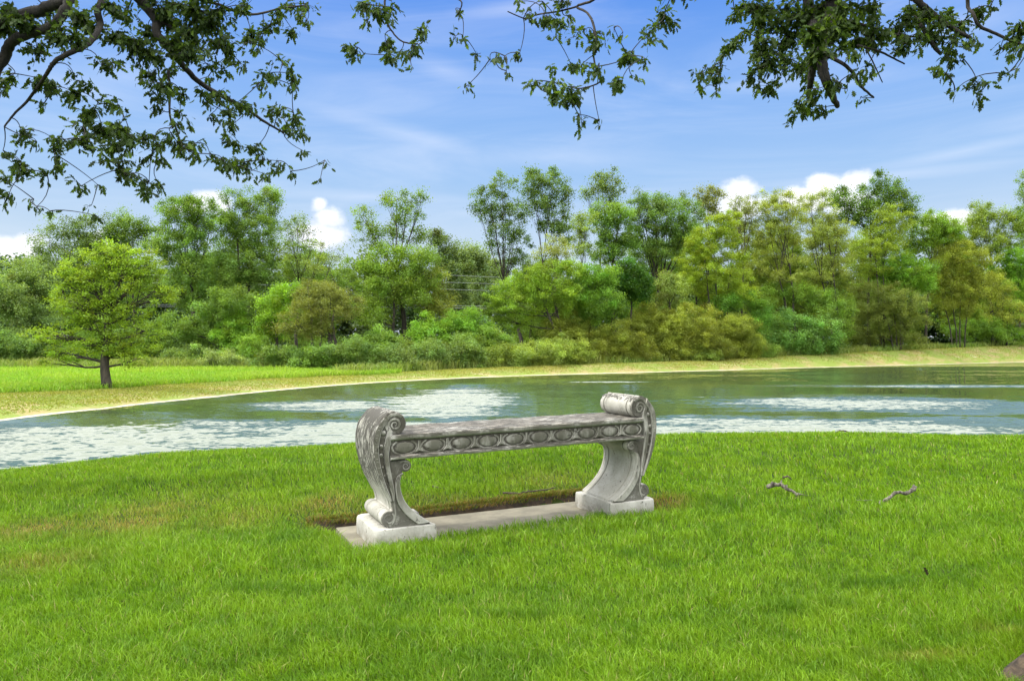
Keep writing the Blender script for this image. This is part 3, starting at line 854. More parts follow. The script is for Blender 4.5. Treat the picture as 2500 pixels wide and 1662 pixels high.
tree('brown_bush', 'large brown twiggy bush with a dark forked trunk left of centre', 'bush', 822, 53.5, Z2((430, 760, 110, 60), (560, 770, 120, 60), (650, 850, 110, 80), (400, 880, 130, 80), (540, 900, 130, 90), (350, 1000, 110, 60), (480, 1030, 130, 60)), BRN, leaf=.14, dens=1.35, clump=.35, twigs=16, tr=.2, stems=2)
tree('tall_tree', 'tall tree with an open airy top and a dark trunk above the bench back', 'tree', 995, 60, Z2((780, 260, 70, 60), (1020, 170, 100, 60), (1080, 270, 110, 70), (1180, 190, 45, 80), (960, 330, 90, 60), (820, 340, 80, 50), (870, 440, 110, 60), (1090, 400, 90, 60)), (.085, .165, .030), leaf=.2, dens=.95, clump=.42, tr=.22, twigs=9, trunk_top=8)
tree('broad_tree', 'broad mid green tree under the airy topped one near the centre', 'tree', 960, 58.5, Z2((950, 560, 150, 80), (1120, 540, 120, 90), (1230, 600, 90, 80), (850, 680, 130, 90), (1030, 690, 150, 90), (1190, 720, 120, 70), (760, 610, 110, 60), (900, 820, 140, 80), (1150, 800, 110, 80), (860, 940, 120, 60)), (.105, .205, .030), dens=1.6, tr=.16, trunk_top=6)
tree('russet_tree', 'russet tinged small tree on the left edge of the wire gap', 'tree', 1045, 59.5, Z2((1270, 700, 90, 70), (1240, 790, 100, 70), (1320, 820, 60, 70), (1200, 860, 90, 60), (1300, 900, 70, 50)), (.145, .165, .04), leaf=.15, dens=1.5)
tree('far_tree', 'dark blue-green distant tree in the gap left of the tall poplars', 'tree', 1060, 108, Z2((1250, 430, 70, 50), (1320, 460, 70, 50), (1390, 540, 90, 60), (1400, 640, 110, 80), (1330, 570, 70, 70), (1420, 760, 100, 90), (1400, 850, 110, 60)), (.060, .105, .055), leaf=.36, dens=2.2, clump=.8)  # far trees: distance haze put into the leaf colours, paler farther off
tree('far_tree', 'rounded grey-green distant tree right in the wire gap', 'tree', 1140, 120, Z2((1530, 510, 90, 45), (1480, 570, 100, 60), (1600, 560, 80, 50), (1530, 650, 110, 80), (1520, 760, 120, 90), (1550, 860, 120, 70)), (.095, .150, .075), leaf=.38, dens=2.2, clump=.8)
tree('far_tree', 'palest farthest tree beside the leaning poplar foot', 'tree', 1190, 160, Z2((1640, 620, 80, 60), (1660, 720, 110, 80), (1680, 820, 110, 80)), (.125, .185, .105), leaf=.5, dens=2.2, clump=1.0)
# middle
tree('poplar', 'tall leaning poplar with airy crown right of the wire gap', 'tree', 1276, 76, Z3((210, 180, 70, 55), (110, 280, 90, 60), (60, 370, 60, 45), (230, 290, 90, 70), (160, 400, 100, 60), (300, 400, 80, 70), (220, 510, 100, 60), (330, 560, 80, 70), (180, 600, 70, 50), (300, 680, 90, 50), (240, 750, 60, 40)), (.055, .120, .045), leaf=.25, dens=1.12, clump=.45, tr=.19, twigs=8, trunk_top=8.5, lean=-.8)
tree('poplar', 'tallest poplar of the thicket with bare lower stems', 'tree', 1345, 77, Z3((400, 90, 40, 40), (460, 150, 90, 60), (560, 150, 60, 60), (380, 220, 60, 60), (520, 260, 110, 80), (640, 240, 40, 70), (440, 340, 80, 70), (580, 380, 80, 80), (600, 480, 70, 60), (500, 470, 80, 50), (640, 560, 40, 50)), (.055, .120, .042), leaf=.25, dens=1.3, clump=.45, tr=.2, twigs=8, stems=2, trunk_top=11)
tree('small_tree', 'small pale olive tree under the tallest poplar', 'tree', 1360, 66, Z3((550, 590, 80, 50), (520, 670, 80, 50), (620, 650, 60, 50)), PAL, leaf=.17, dens=1.0, clump=.35)
tree('slender_tree', 'slender dark tree top rising between the poplars and the round tree', 'tree', 1465, 80, Z3((920, 130, 60, 40), (860, 180, 60, 50), (960, 210, 70, 50), (880, 260, 90, 50), (770, 230, 40, 30), (790, 280, 40, 30), (960, 280, 70, 40)), SIL, leaf=.25, dens=1.05, clump=.45)
tree('slender_tree', 'slender yellowish tree with gaps just right of the tallest poplar', 'tree', 1415, 69, Z3((720, 440, 50, 60), (760, 500, 70, 60), (730, 580, 60, 60), (790, 420, 50, 50), (760, 650, 70, 50)), (.13, .20, .045), leaf=.18, dens=1.0, clump=.35, twigs=8)
tree('round_tree', 'light green half of the broad rounded crown right of the poplars', 'tree', 1500, 72, Z3((900, 370, 100, 70), (1000, 400, 90, 70), (880, 480, 90, 70), (980, 520, 110, 80), (920, 600, 110, 60), (1040, 620, 90, 60), (880, 670, 110, 50)), (.080, .185, .040), leaf=.2, dens=1.7, tr=.2)
tree('round_tree', 'big dark round crowned tree on a short trunk behind the olive shrubs', 'tree', 1593, 74, Z3((1110, 290, 70, 45), (1240, 330, 110, 60), (1370, 320, 100, 55), (1470, 380, 70, 70), (1150, 400, 120, 70), (1300, 420, 130, 80), (1430, 480, 100, 80), (1180, 500, 130, 70), (1330, 560, 140, 80), (1160, 620, 100, 50), (1450, 580, 70, 60), (1260, 650, 120, 50)), (.062, .145, .045), leaf=.2, dens=1.6, tr=.26, trunk_top=8)
tree('locust_tree', 'wide yellow-green locust with two dark trunks in the middle', 'tree', 1374, 60.5, Z3((560, 760, 140, 45), (650, 790, 80, 60), (440, 790, 110, 50), (330, 860, 120, 60), (480, 900, 140, 70), (620, 900, 90, 70), (230, 940, 110, 60), (330, 1010, 140, 60), (480, 1040, 90, 50), (180, 1030, 100, 50), (600, 1010, 60, 60), (280, 1110, 130, 60)), (.125, .235, .022), leaf=.15, dens=1.7, clump=.35, flat=.7, tr=.2, stems=2, twigs=8)
tree('bushy_tree', 'rich green soft leaved tree in front of the poplars and round tree', 'tree', 1440, 61, Z3((860, 800, 120, 60), (780, 870, 100, 80), (900, 880, 90, 80), (740, 980, 90, 80), (850, 980, 110, 80), (720, 1080, 80, 50), (830, 1080, 100, 50)), (.065, .195, .022), leaf=.16, dens=2.2)
tree('dark_bush', 'very dark dense glossy tree right behind the rich green one', 'bush', 1540, 65.2, Z3((1050, 750, 80, 45), (1120, 820, 70, 60), (1010, 830, 80, 70), (1080, 900, 100, 60), (1150, 900, 50, 50)), (.038, .125, .014), leaf=.2, dens=3.0, pure=True)
tree('leafy_bush', 'bright large leaved bush poking out above the olive shrubs', 'bush', 1495, 67.0, Z3((960, 990, 60, 35), (900, 1040, 60, 50), (990, 1060, 70, 50), (930, 1110, 70, 50)), (.075, .19, .030), leaf=.2, dens=1.8)
tree('small_tree', 'small pale leaved tree between the dark bush and the locusts', 'tree', 1638, 65, Z3((1340, 800, 50, 40), (1320, 870, 70, 60), (1380, 900, 60, 60), (1280, 920, 60, 60), (1330, 980, 80, 50)), (.15, .215, .07), leaf=.17, dens=1.4)
tree('grey_tree', 'grey-olive sparse tree top left of the first white cloud', 'tree', 1730, 82, Z4((215, 190, 70, 40), (170, 230, 50, 40), (260, 240, 50, 50), (200, 290, 70, 50), (230, 340, 70, 40)), (.155, .165, .085), leaf=.24, dens=1.3, clump=.45)
tree('locust_tree', 'golden green locust below the grey-olive tree top', 'tree', 1755, 67, Z4((370, 380, 80, 50), (270, 430, 110, 60), (180, 520, 120, 70), (330, 520, 100, 60), (230, 620, 140, 60), (400, 640, 70, 50), (120, 640, 100, 70), (200, 740, 150, 60), (350, 740, 120, 60), (120, 820, 110, 60), (280, 840, 130, 60), (430, 860, 110, 60)), (.165, .245, .020), leaf=.15, dens=1.45, clump=.36, flat=.7, tr=.16, stems=3, twigs=8)
tree('sparse_tree', 'sparse olive tree top against the white cloud', 'tree', 1810, 75, Z4((390, 260, 50, 40), (480, 270, 50, 50), (430, 330, 70, 40), (510, 350, 50, 50), (470, 420, 60, 50)), (.17, .195, .085), leaf=.2, dens=.95, clump=.4, twigs=9)
tree('locust_tree', 'tall locust with pale flowering top and slim dark trunks', 'tree', 1938, 69, Z4((610, 240, 70, 50), (690, 230, 70, 50), (770, 200, 30, 30), (640, 320, 100, 50), (760, 310, 90, 60), (600, 420, 100, 60), (730, 420, 110, 60), (540, 510, 90, 50), (690, 520, 120, 50), (800, 500, 80, 50), (620, 620, 110, 40), (760, 640, 110, 40), (540, 700, 90, 50), (690, 760, 110, 40)), (.195, .235, .055), leaf=.16, dens=1.15, clump=.36, flat=.75, tr=.2, stems=2, twigs=9, trunk_top=9)
tree('locust_tree', 'slim locust squeezed between the flowering one and the dark maple', 'tree', 2045, 70, Z4((900, 260, 70, 50), (880, 340, 70, 50), (990, 220, 50, 50), (1000, 320, 70, 60), (950, 420, 100, 50), (1080, 430, 90, 50), (900, 520, 90, 50), (1040, 540, 110, 50), (940, 640, 100, 40), (1100, 650, 100, 40), (1020, 740, 110, 50), (900, 760, 80, 50)), (.180, .225, .060), leaf=.16, dens=1.0, clump=.36, flat=.75, tr=.2, stems=2, twigs=10, trunk_top=9)
tree('maple_tree', 'dark leafy maple towering beside the big white cloud', 'tree', 2120, 84, Z4((1360, 120, 60, 45), (1310, 200, 80, 60), (1420, 180, 70, 60), (1500, 200, 70, 55), (1540, 270, 80, 60), (1080, 220, 60, 50), (1130, 270, 80, 60), (1180, 340, 90, 60), (1280, 310, 80, 60), (1390, 290, 90, 60), (1050, 250, 30, 40), (1300, 400, 120, 60), (1580, 320, 60, 40)), (.042, .115, .028), leaf=.25, dens=1.5, clump=.5, tr=.2)
tree('locust_tree', 'bright yellow-green locust in front of the dark maple', 'tree', 2155, 73, Z4((1430, 310, 80, 40), (1400, 400, 90, 50), (1500, 380, 80, 60), (1330, 480, 90, 50), (1460, 480, 100, 60), (1270, 560, 100, 50), (1400, 580, 110, 60), (1250, 660, 110, 50), (1330, 720, 100, 40)), (.17, .245, .030), leaf=.16, dens=1.2, clump=.36, flat=.75, stems=2, twigs=9)
tree('broad_tree', 'broad fresh green tree between the maple and the golden bush', 'tree', 2260, 80, Z4((1700, 370, 100, 45), (1620, 430, 100, 60), (1780, 420, 110, 60), (1660, 510, 120, 60), (1820, 490, 90, 50), (1870, 440, 50, 50), (1620, 580, 100, 60)), (.105, .225, .025), leaf=.19, dens=1.6)
tree('bushy_tree', 'soft light green tree low in front of the locusts at right', 'tree', 2200, 76, Z4((1540, 630, 90, 50), (1460, 700, 100, 60), (1600, 720, 110, 70), (1420, 790, 90, 60), (1560, 820, 130, 60), (1680, 800, 70, 60)), (.115, .270, .030), leaf=.17, dens=2.0)
tree('brown_bush', 'wide olive-brown twiggy thicket bush above the bank at right', 'bush', 2190, 77.5, Z4((1300, 850, 110, 60), (1420, 900, 120, 70), (1550, 930, 120, 70), (1290, 980, 110, 70), (1430, 1030, 130, 70), (1590, 1040, 110, 70), (1280, 1110, 80, 70), (1400, 1160, 110, 50), (1540, 1150, 110, 60)), (.110, .140, .038), leaf=.15, dens=1.35, clump=.38, twigs=14, stems=3)
tree('golden_bush', 'tall golden-brown bush with upright stems near the right edge', 'bush', 2340, 84, Z4((1890, 560, 110, 45), (1790, 630, 100, 60), (1980, 640, 110, 60), (1880, 720, 130, 70), (1760, 760, 80, 70), (2010, 750, 90, 70), (1850, 850, 120, 70), (1960, 880, 110, 70), (1880, 970, 120, 70)), (.160, .185, .028), leaf=.16, dens=1.5, clump=.38, stems=4, twigs=10, trunk_top=6)
tree('yellow_shrub', 'sparse yellow leaved shrub right of the golden-brown bush', 'shrub', 2445, 88, Z4((2160, 760, 60, 50), (2120, 840, 60, 60), (2220, 850, 70, 70), (2170, 940, 80, 60), (2250, 1000, 70, 60), (2130, 1040, 70, 50)), (.20, .235, .04), leaf=.18, dens=1.1, stems=3, crown_name='foliage', trunk_name='stem')
tree('tall_tree', 'tall olive-green tree with ragged crown near the right edge', 'tree', 2420, 95, Z4((2060, 280, 50, 40), (2110, 330, 70, 40), (2030, 350, 70, 50), (2200, 330, 80, 50), (2000, 440, 80, 60), (2120, 430, 100, 60), (2240, 430, 90, 60), (2080, 540, 110, 60), (2200, 540, 90, 60), (2020, 590, 70, 50)), (.12, .185, .032), leaf=.22, dens=1.35, clump=.45, tr=.2, trunk_top=12)
tree('tall_tree', 'tallest edge tree cut by the right side of the view', 'tree', 2520, 93, Z4((2340, 110, 22, 50), (2330, 200, 28, 50), (2350, 290, 55, 60), (2320, 380, 70, 60), (2390, 420, 80, 90), (2340, 520, 90, 70)), (.10, .20, .028), leaf=.22, dens=1.4, clump=.45)
tree('bushy_tree', 'bright green bushy tree at the very right edge', 'tree', 2490, 90, Z4((2270, 640, 100, 60), (2200, 690, 70, 50), (2340, 700, 90, 80), (2290, 780, 90, 70), (2360, 860, 80, 80), (2330, 940, 90, 80)), (.11, .29, .028), leaf=.2, dens=1.9)
tree('shrub', 'low dark green shrub at the right end of the bank', 'shrub', 2420, 89, Z4((2050, 1080, 80, 45), (1960, 1130, 90, 50), (2100, 1150, 100, 40), (2230, 1130, 100, 45), (2320, 1160, 60, 30)), (.085, .20, .028), dens=2.0, crown_name='foliage', trunk_name='stem', stems=3)
tree('dark_bush', 'shadowy green bush under the locusts left of the olive-brown thicket', 'bush', 2045, 69, Z4((1000, 900, 110, 60), (1100, 960, 110, 70), (960, 990, 80, 60), (1130, 1070, 70, 70), (850, 880, 90, 60), (700, 860, 100, 50), (560, 920, 110, 60)), (.080, .180, .026), dens=1.9)
tree('dark_bush', 'deep green round bush between olive shrubs and blue-green shrub', 'bush', 1850, 66.5, Z4((550, 990, 70, 60), (580, 1060, 60, 50), (520, 1080, 60, 50), (470, 920, 90, 60), (330, 940, 90, 50)), (.050, .185, .025), leaf=.16, dens=2.2)
tree('round_shrub', 'big blue-green round shrub on the bank right of centre', 'shrub', 1960, 70.5, Z4((740, 1040, 90, 50), (650, 1080, 90, 60), (840, 1090, 90, 60), (620, 1160, 80, 60), (740, 1160, 110, 70), (880, 1180, 100, 60), (1030, 1150, 100, 60), (1000, 1080, 80, 50), (700, 1230, 90, 40), (860, 1240, 100, 35), (1050, 1220, 80, 40)), (.085, .225, .060), leaf=.2, dens=2.1, crown_name='foliage', trunk_name='stem', stems=4)

# fuller growth between the tall crowns
fg = 'trees filling the right half of the thicket'
def fill(name, label, bx, d, x0, x1, yt, yb, color, k=9, **kw):
    r = random.Random(int(bx)); L = []
    for q in range(k):
        v = (q + .5) / k; half = (x1 - x0) / 2 * (.45 + .75 * min(1, v * 1.6)) ; 
        L.append(((x0 + x1) / 2 + r.uniform(-.75, .75) * half, yt + (yb - yt) * v, (x1 - x0) * r.uniform(.22, .34), (yb - yt) * r.uniform(.10, .15)))
    return tree(name, label, 'tree', bx, d, L, color, **kw)
fill('thicket_tree', 'green tree filling the space behind the golden green locust', 1700, 84, 1640, 1790, 560, 840, (.115, .215, .03), leaf=.2, dens=1.4, group=fg)
fill('thicket_tree', 'yellow-green tree closing the gap behind the sparse olive top', 1815, 82, 1750, 1890, 545, 840, (.155, .225, .035), leaf=.19, dens=1.3, group=fg)
fill('thicket_tree', 'mossy green tree behind the slim dark trunks of the tall locust', 1925, 84, 1850, 2000, 560, 840, (.135, .215, .03), leaf=.19, dens=1.4, group=fg)
fill('thicket_tree', 'olive-green tree behind the slim squeezed locust', 2030, 86, 1960, 2110, 545, 830, (.15, .215, .04), leaf=.19, dens=1.3, group=fg)
fill('thicket_tree', 'full green tree low behind the bright locust and maple', 2150, 92, 2070, 2240, 575, 820, (.12, .215, .03), leaf=.2, dens=1.5, group=fg)
fill('thicket_tree', 'fresh green tree behind the golden-brown bush', 2330, 97, 2230, 2420, 560, 800, (.12, .225, .03), leaf=.2, dens=1.4, group=fg)
fill('thicket_tree', 'mid green tree behind the dark bush left of the locusts', 1600, 80, 1520, 1690, 600, 840, (.095, .20, .03), leaf=.19, dens=1.5, group=fg)
fill('thicket_tree', 'soft green tree behind the wide two trunked locust', 1290, 78, 1215, 1400, 640, 850, (.105, .20, .035), leaf=.19, dens=1.5, group=fg)
fg = 'trees filling the left half of the thicket'
fill('thicket_tree', 'grey-green tree behind the crown of the lone tree', 240, 76, 160, 340, 590, 860, (.085, .175, .04), leaf=.2, dens=1.5, group=fg)
fill('thicket_tree', 'dark green tree between the grey-trunked and the rounded tall trees', 550, 74, 450, 640, 600, 860, (.07, .16, .035), leaf=.2, dens=1.5, group=fg)
fill('thicket_tree', 'green tree behind the half bare dark limbs', 760, 72, 690, 860, 620, 850, (.10, .19, .035), leaf=.19, dens=1.4, group=fg)

# shrubs along the foot of the thicket
sg = 'shrubs along the foot of the thicket'
def shrub(label, xc, d, lobes, color, leaf=.15, dens=2.0, name='shrub'):
    return tree(name, label, 'shrub', xc, d, lobes, color, leaf=leaf, dens=dens, clump=.33, tr=.07, group=sg, crown_name='foliage', trunk_name='stem', stems=3, twigs=5, flat=.75)
def lob(xc, yt, yb, w, k=5):
    r = random.Random(int(xc * 7 + yt)); h = yb - yt; out = [(xc, yt + h * .3, w * .28, h * .3)]
    for q in range(k): out.append((xc + (q / (k - 1) - .5) * w * .75 + r.uniform(-.06, .06) * w, yb - h * r.uniform(.25, .55), w * r.uniform(.2, .3), h * r.uniform(.22, .34)))
    out.append((xc, yb - h * .18, w * .42, h * .2))
    return out
BG = (.085, .175, .052)
shrub('dark leafy shrub at the far left edge of the meadow', 25, 56.5, lob(25, 800, 908, 130), (.07, .15, .045))
shrub('broad dark shrub in the gap left of the lone tree trunk', 125, 57.5, lob(125, 815, 905, 150), (.06, .14, .036))
shrub('shadowed shrub directly behind the lone tree trunk', 245, 57, lob(245, 800, 903, 160), (.065, .155, .032))
shrub('dull green shrub just right of the lone tree', 370, 57, lob(370, 790, 902, 130), (.075, .16, .035))
shrub('grey-green shrub left of the vivid sapling', 465, 55.5, lob(465, 835, 902, 130), BG)
shrub('vivid green pointed sapling above the grey-green shrubs', 575, 57.5, lob(575, 762, 870, 75) + [(575, 775, 18, 25)], (.115, .27, .03), name='sapling')
shrub('light green sapling right of the vivid pointed one', 625, 55.0, lob(622, 815, 900, 80), (.11, .25, .04), name='sapling')
shrub('pale grey-green weedy shrub at the meadow edge', 545, 53.5, lob(545, 858, 905, 110), (.16, .215, .09), leaf=.13)
shrub('soft green shrub below the vivid light green tree', 690, 53.5, lob(690, 838, 905, 110), BG)
shrub('leafy green shrub under the brown bush', 775, 52.5, lob(775, 832, 905, 130), (.09, .195, .045))
shrub('grey-green shrub at the right foot of the brown bush', 865, 51.5, lob(865, 820, 908, 120), (.09, .18, .055))
shrub('bushy green shrub beneath the airy topped tree', 930, 53.5, lob(930, 800, 895, 140), (.085, .195, .035))
shrub('blue-green shrub directly over the left end of the bench', 960, 51.5, lob(960, 842, 908, 120), (.085, .16, .060))
shrub('bright pointed sapling in front of the russet tree', 1045, 56, lob(1045, 765, 850, 70), (.11, .27, .028), name='sapling')
shrub('round bright green shrub below the wires', 1140, 57.5, lob(1135, 748, 850, 100), (.09, .235, .025))
shrub('blue-green shrub left of centre on the bank', 1050, 52.8, lob(1050, 832, 902, 120), (.088, .165, .060))
shrub('dusky green shrub below the wires on the bank edge', 1130, 54.2, lob(1130, 825, 898, 110), (.09, .17, .052))
shrub('mid green shrub left of the wide locust foot', 1195, 57, lob(1195, 790, 880, 120), (.10, .205, .035))
shrub('yellowish feathery shrub at the centre of the bank', 1225, 55.8, lob(1225, 838, 895, 120), (.155, .225, .05), leaf=.13)
shrub('yellowish feathery shrub under the wide locust', 1310, 57.4, lob(1310, 832, 891, 120), (.165, .23, .05), leaf=.13)
shrub('pale yellow-green shrub left of the olive shrubs', 1385, 58.6, lob(1380, 818, 888, 110), (.16, .225, .045), leaf=.13)
OL = (.155, .185, .030)
for lb, xc, yt, yb, wd_, c_ in (
    ('olive shrub leading the olive row from the left', 1385, 765, 860, 110, OL), ('low golden olive shrub at the left of the olive row', 1440, 810, 886, 100, OL),
    ('tall olive shrub under the bright large leaved bush', 1500, 790, 880, 110, OL), ('golden olive shrub with dark stems near the water', 1560, 815, 882, 90, (.17, .19, .032)),
    ('olive shrub beneath the small pale leaved tree', 1590, 735, 850, 120, (.17, .20, .034)), ('highest golden olive shrub of the row', 1660, 745, 870, 110, (.165, .19, .030)),
    ('rounded olive shrub in the middle of the row', 1640, 800, 880, 110, OL), ('plump golden olive shrub under the golden locust', 1725, 745, 862, 90, (.175, .20, .028)),
    ('brownish olive shrub toward the right of the row', 1720, 800, 878, 100, (.145, .165, .034)), ('last olive shrub left of the blue-green round one', 1800, 760, 872, 100, (.15, .185, .030))):
    shrub(lb, xc, 61.5 + (xc - 1385) * .0135 + (875 - yb) * .06, lob(xc, yt, yb, wd_, 6), c_, leaf=.13, dens=2.1, name='olive_shrub')
shrub('light weedy shrub at the foot of the olive row', 1700, 65.2, lob(1700, 845, 882, 120), (.15, .23, .05), leaf=.13)
shrub('small fresh green shrub beside the blue-green round one', 1850, 68.0, lob(1850, 838, 874, 80), (.13, .24, .05), leaf=.13)

# woods closing the view behind
def woodland():
    V = []; Qd = []; C = []; k = 0
    def mass(px, d, yt, rx, ry, color):
        nonlocal k
        c = np.array(P(px, yt + ry, d)); r = np.array([rx, rx, ry]) * d / F; r[1] = min(r[1], 4)
        pts, ids, _ = crown_points([(c, r)], .55, 1.7, 1.1, .7)
        cc = np.clip(np.array(color) * (1 + RNG.normal(0, .2, (ids.max() + 1, 1))), .01, .5)
        pts[:, 2] = np.maximum(pts[:, 2], -1)
        v, q, c2 = leaf_quads(pts, .55, cc[ids] * RNG.uniform(.8, 1.2, (len(pts), 1)))
        V.append(v); Qd.append(q + k); C.append(c2); k += len(v)
    r = random.Random(5)
    for p_ in range(-1000, 3700, 48):
        if 1050 < p_ < 1240: continue
        yt = np.interp(p_, [-300, 0, 150, 500, 800, 1050, 1250, 1500, 1900, 2200, 2500, 2800], [640, 640, 660, 640, 630, 630, 680, 655, 640, 640, 620, 600]) + r.uniform(-12, 25)
        mass(p_ + r.uniform(-15, 15), 100 + r.uniform(-3, 12), yt, 52, (860 - yt) / 2, [(.075, .14, .045), (.06, .12, .045), (.10, .155, .05)][r.randrange(3)])
    for p_ in range(-1000, 3700, 45):
        yt = 655 + r.uniform(-15, 15) + (0 if p_ > 200 else -15)
        mass(p_, 190 + r.uniform(-10, 10), yt, 50, (845 - yt) / 2, (.10, .155, .085))  # farthest row: leaf colour paled to stand in for haze
    return npmesh('woodland', np.concatenate(V), np.concatenate(Qd), None, M['leaf'], None, colors=np.concatenate(C))
tag(woodland(), 'distant wood closing the view behind the thicket', 'woodland', kind='stuff')

# overhead wires far behind the thicket
for lb, ya, yb_ in (('topmost pale power line crossing the gap', 641, 673), ('second pale power line from the top in the gap', 664, 690), ('third pale power line from the top in the gap', 684, 707), ('upper of the two lowest close pale power lines', 744, 746), ('lowest pale power line crossing the gap', 748, 751.5)):
    t = Tubes()
    pts = []
    for u in np.linspace(0, 1, 30):
        pxx = -60 + 1460 * u
        pts.append(P(pxx, ya + (yb_ - ya) * (pxx - 30) / 1110 + 6 * (4 * (u - .5) ** 2 - .3), 100))
    t.add(pts, .016, 6)
    tag(t.build('power_line', M['wire']), lb, 'power line', 'power lines behind the trees')

# ------------------------------------------------------------------ overhanging trees in the foreground
LX = np.array([(0, 0), (.10, .05), (.22, .20), (.31, .10), (.45, .27), (.55, .12), (.70, .22), (.80, .09), (1, 0)])
def near_leaves(C, size, axis, colors):
    """lobed leaves folded a little along the midrib"""
    n = len(C)
    a = axis / np.linalg.norm(axis, axis=1)[:, None]
    nr = RNG.normal(0, 1, (n, 3)); nr[:, 2] += .6; nr -= a * np.sum(nr * a, 1)[:, None]; nr /= np.linalg.norm(nr, axis=1)[:, None]
    b = np.cross(nr, a)
    m = len(LX)
    fold = RNG.uniform(.1, .5, n)[:, None]; curl = RNG.uniform(.0, .35, n)[:, None]
    vs = []
    for side in (0, 1, -1):
        for (u, hgt) in LX:
            v = C + a * size[:, None] * u - nr * size[:, None] * curl * u * u
            if side: v = v + side * b * size[:, None] * hgt + nr * size[:, None] * hgt * fold
            vs.append(v)
    V = np.stack(vs, 1).reshape(-1, 3)
    base = (np.arange(n) * 3 * m)[:, None]
    Qs = []
    for i in range(m - 1):
        Qs.append(np.stack([i, i + 1, m + i + 1, m + i]) + base)
        Qs.append(np.stack([i + 1, i, 2 * m + i, 2 * m + i + 1]) + base)
    return V, np.concatenate(Qs), np.repeat(colors, 3 * m, 0)

def overhang(name, label, trunk, limbs, clusters, depth, seed, hue):
    """limbs: list of (pixel polyline, radius px start, end, prepend world points); clusters: (x, y, rx, ry, lightness)"""
    rng = np.random.default_rng(seed)
    root = empty(name, trunk[0])
    tag(root, label, 'tree')
    o = np.array(trunk[0])
    build_trunk(root, trunk)
    nodes = []; owner = []
    tubes = []
    for k, (pl, r0, r1, pre) in enumerate(limbs):
        w3 = [np.array(P(x_, y_, depth(x_, y_))) for x_, y_ in pl]
        rad = list(np.linspace(r0, r1, len(w3)) * w3[0][1] / F)
        line = [np.array(q) for q in pre] + w3
        rad = [rad[0] * (1 + .5 * (len(pre) - i)) for i in range(len(pre))] + rad
        sp = spline(line, 5)
        rs = np.interp(np.linspace(0, len(line) - 1, len(sp)), np.arange(len(line)), rad)
        sp[1:-1] += rng.normal(0, 1, (len(sp) - 2, 3)) * rs[1:-1, None] * .10
        tb = Tubes(); tb.add(sp - o, rs, 8); tubes.append(tb)
        for q in sp[len(pre) * 5:]: nodes.append(q); owner.append(k)
    cl = []
    for (x_, y_, rx, ry, li) in clusters:
        d = depth(x_, y_) + rng.normal(0, .22)
        cl.append((np.array(P(x_, y_, d)), rx * d / F, ry * d / F, li, rx * ry))
    left = list(range(len(cl))); y0_ = [c_[1] for c_ in clusters]
    leafdata = {k: ([], [], [], []) for k in range(len(limbs))}
    nd = np.array(nodes); ow = list(owner)
    dist = [np.min(np.linalg.norm(nd - c[0], axis=1)) for c in cl]; near = [int(np.argmin(np.linalg.norm(nd - c[0], axis=1))) for c in cl]
    ndl = list(nd)
    while left:
        i = min(left, key=lambda q: dist[q]); left.remove(i)
        c, rx, ry, li, ar = cl[i]
        src = ndl[near[i]]; k = ow[near[i]]
        mid = (src + c) / 2 + rng.normal(0, .04, 3) + np.array([0, 0, .02])
        L = np.linalg.norm(c - src)
        tubes[k].add(bez(src, mid, c, 6) - o, np.linspace(.0045, .0025, 6), 5, cap=False)
        # sprigs inside the cluster with leaves strung on them
        nleaf = max(3, int(ar / 128.0 * 5.6 * li * (2.8 if y0_[i] < 110 else 1.9) * rng.uniform(.6, 1.7)))
        nsp = max(2, nleaf // 7)
        tips = c + rng.normal(0, 1, (nsp, 3)) * np.array([rx * .54, (rx + ry) * .28, ry * .54])
        per = int(np.ceil(nleaf / nsp))
        for tp in tips:
            tp = tp + np.array([0, 0, -.02])
            ln = bez(c, (c + tp) / 2 + rng.normal(0, .02, 3), tp, 5)
            tubes[k].add(ln - o, np.linspace(.0026, .0014, 5), 4, cap=False)
            u = rng.uniform(.15, 1.05, per)[:, None]
            pos = c + (tp - c) * u + rng.normal(0, .018, (per, 3))
            dr = (tp - c) / (np.linalg.norm(tp - c) + 1e-6)
            ax = dr * .5 + np.array([-.15, 0, -.55]) + rng.normal(0, .55, (per, 3))
            sz = rng.uniform(.035, .078, per)
            base = np.array(hue) * (1 + rng.normal(0, .18))
            cc = base * rng.uniform(.7, 1.35, (per, 1)) + (rng.uniform(0, 1, (per, 1)) < .2) * np.array([.05, .075, .0])
            ld = leafdata[k]; ld[0].append(pos); ld[1].append(sz); ld[2].append(ax); ld[3].append(np.clip(cc, .004, .5))
        ndl.append(c); ow.append(k)
        for q in left:
            dq = np.linalg.norm(cl[q][0] - c)
            if dq < dist[q]: dist[q] = dq; near[q] = len(ndl) - 1
    for k, tb in enumerate(tubes):
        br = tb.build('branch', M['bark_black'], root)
        ld = leafdata[k]
        if ld[0]:
            V, Qd, C = near_leaves(np.concatenate(ld[0]) - o, np.concatenate(ld[1]), np.concatenate(ld[2]), np.concatenate(ld[3]))
            npmesh('foliage', V, Qd, None, M['near_leaf'], br, colors=C)
    return root

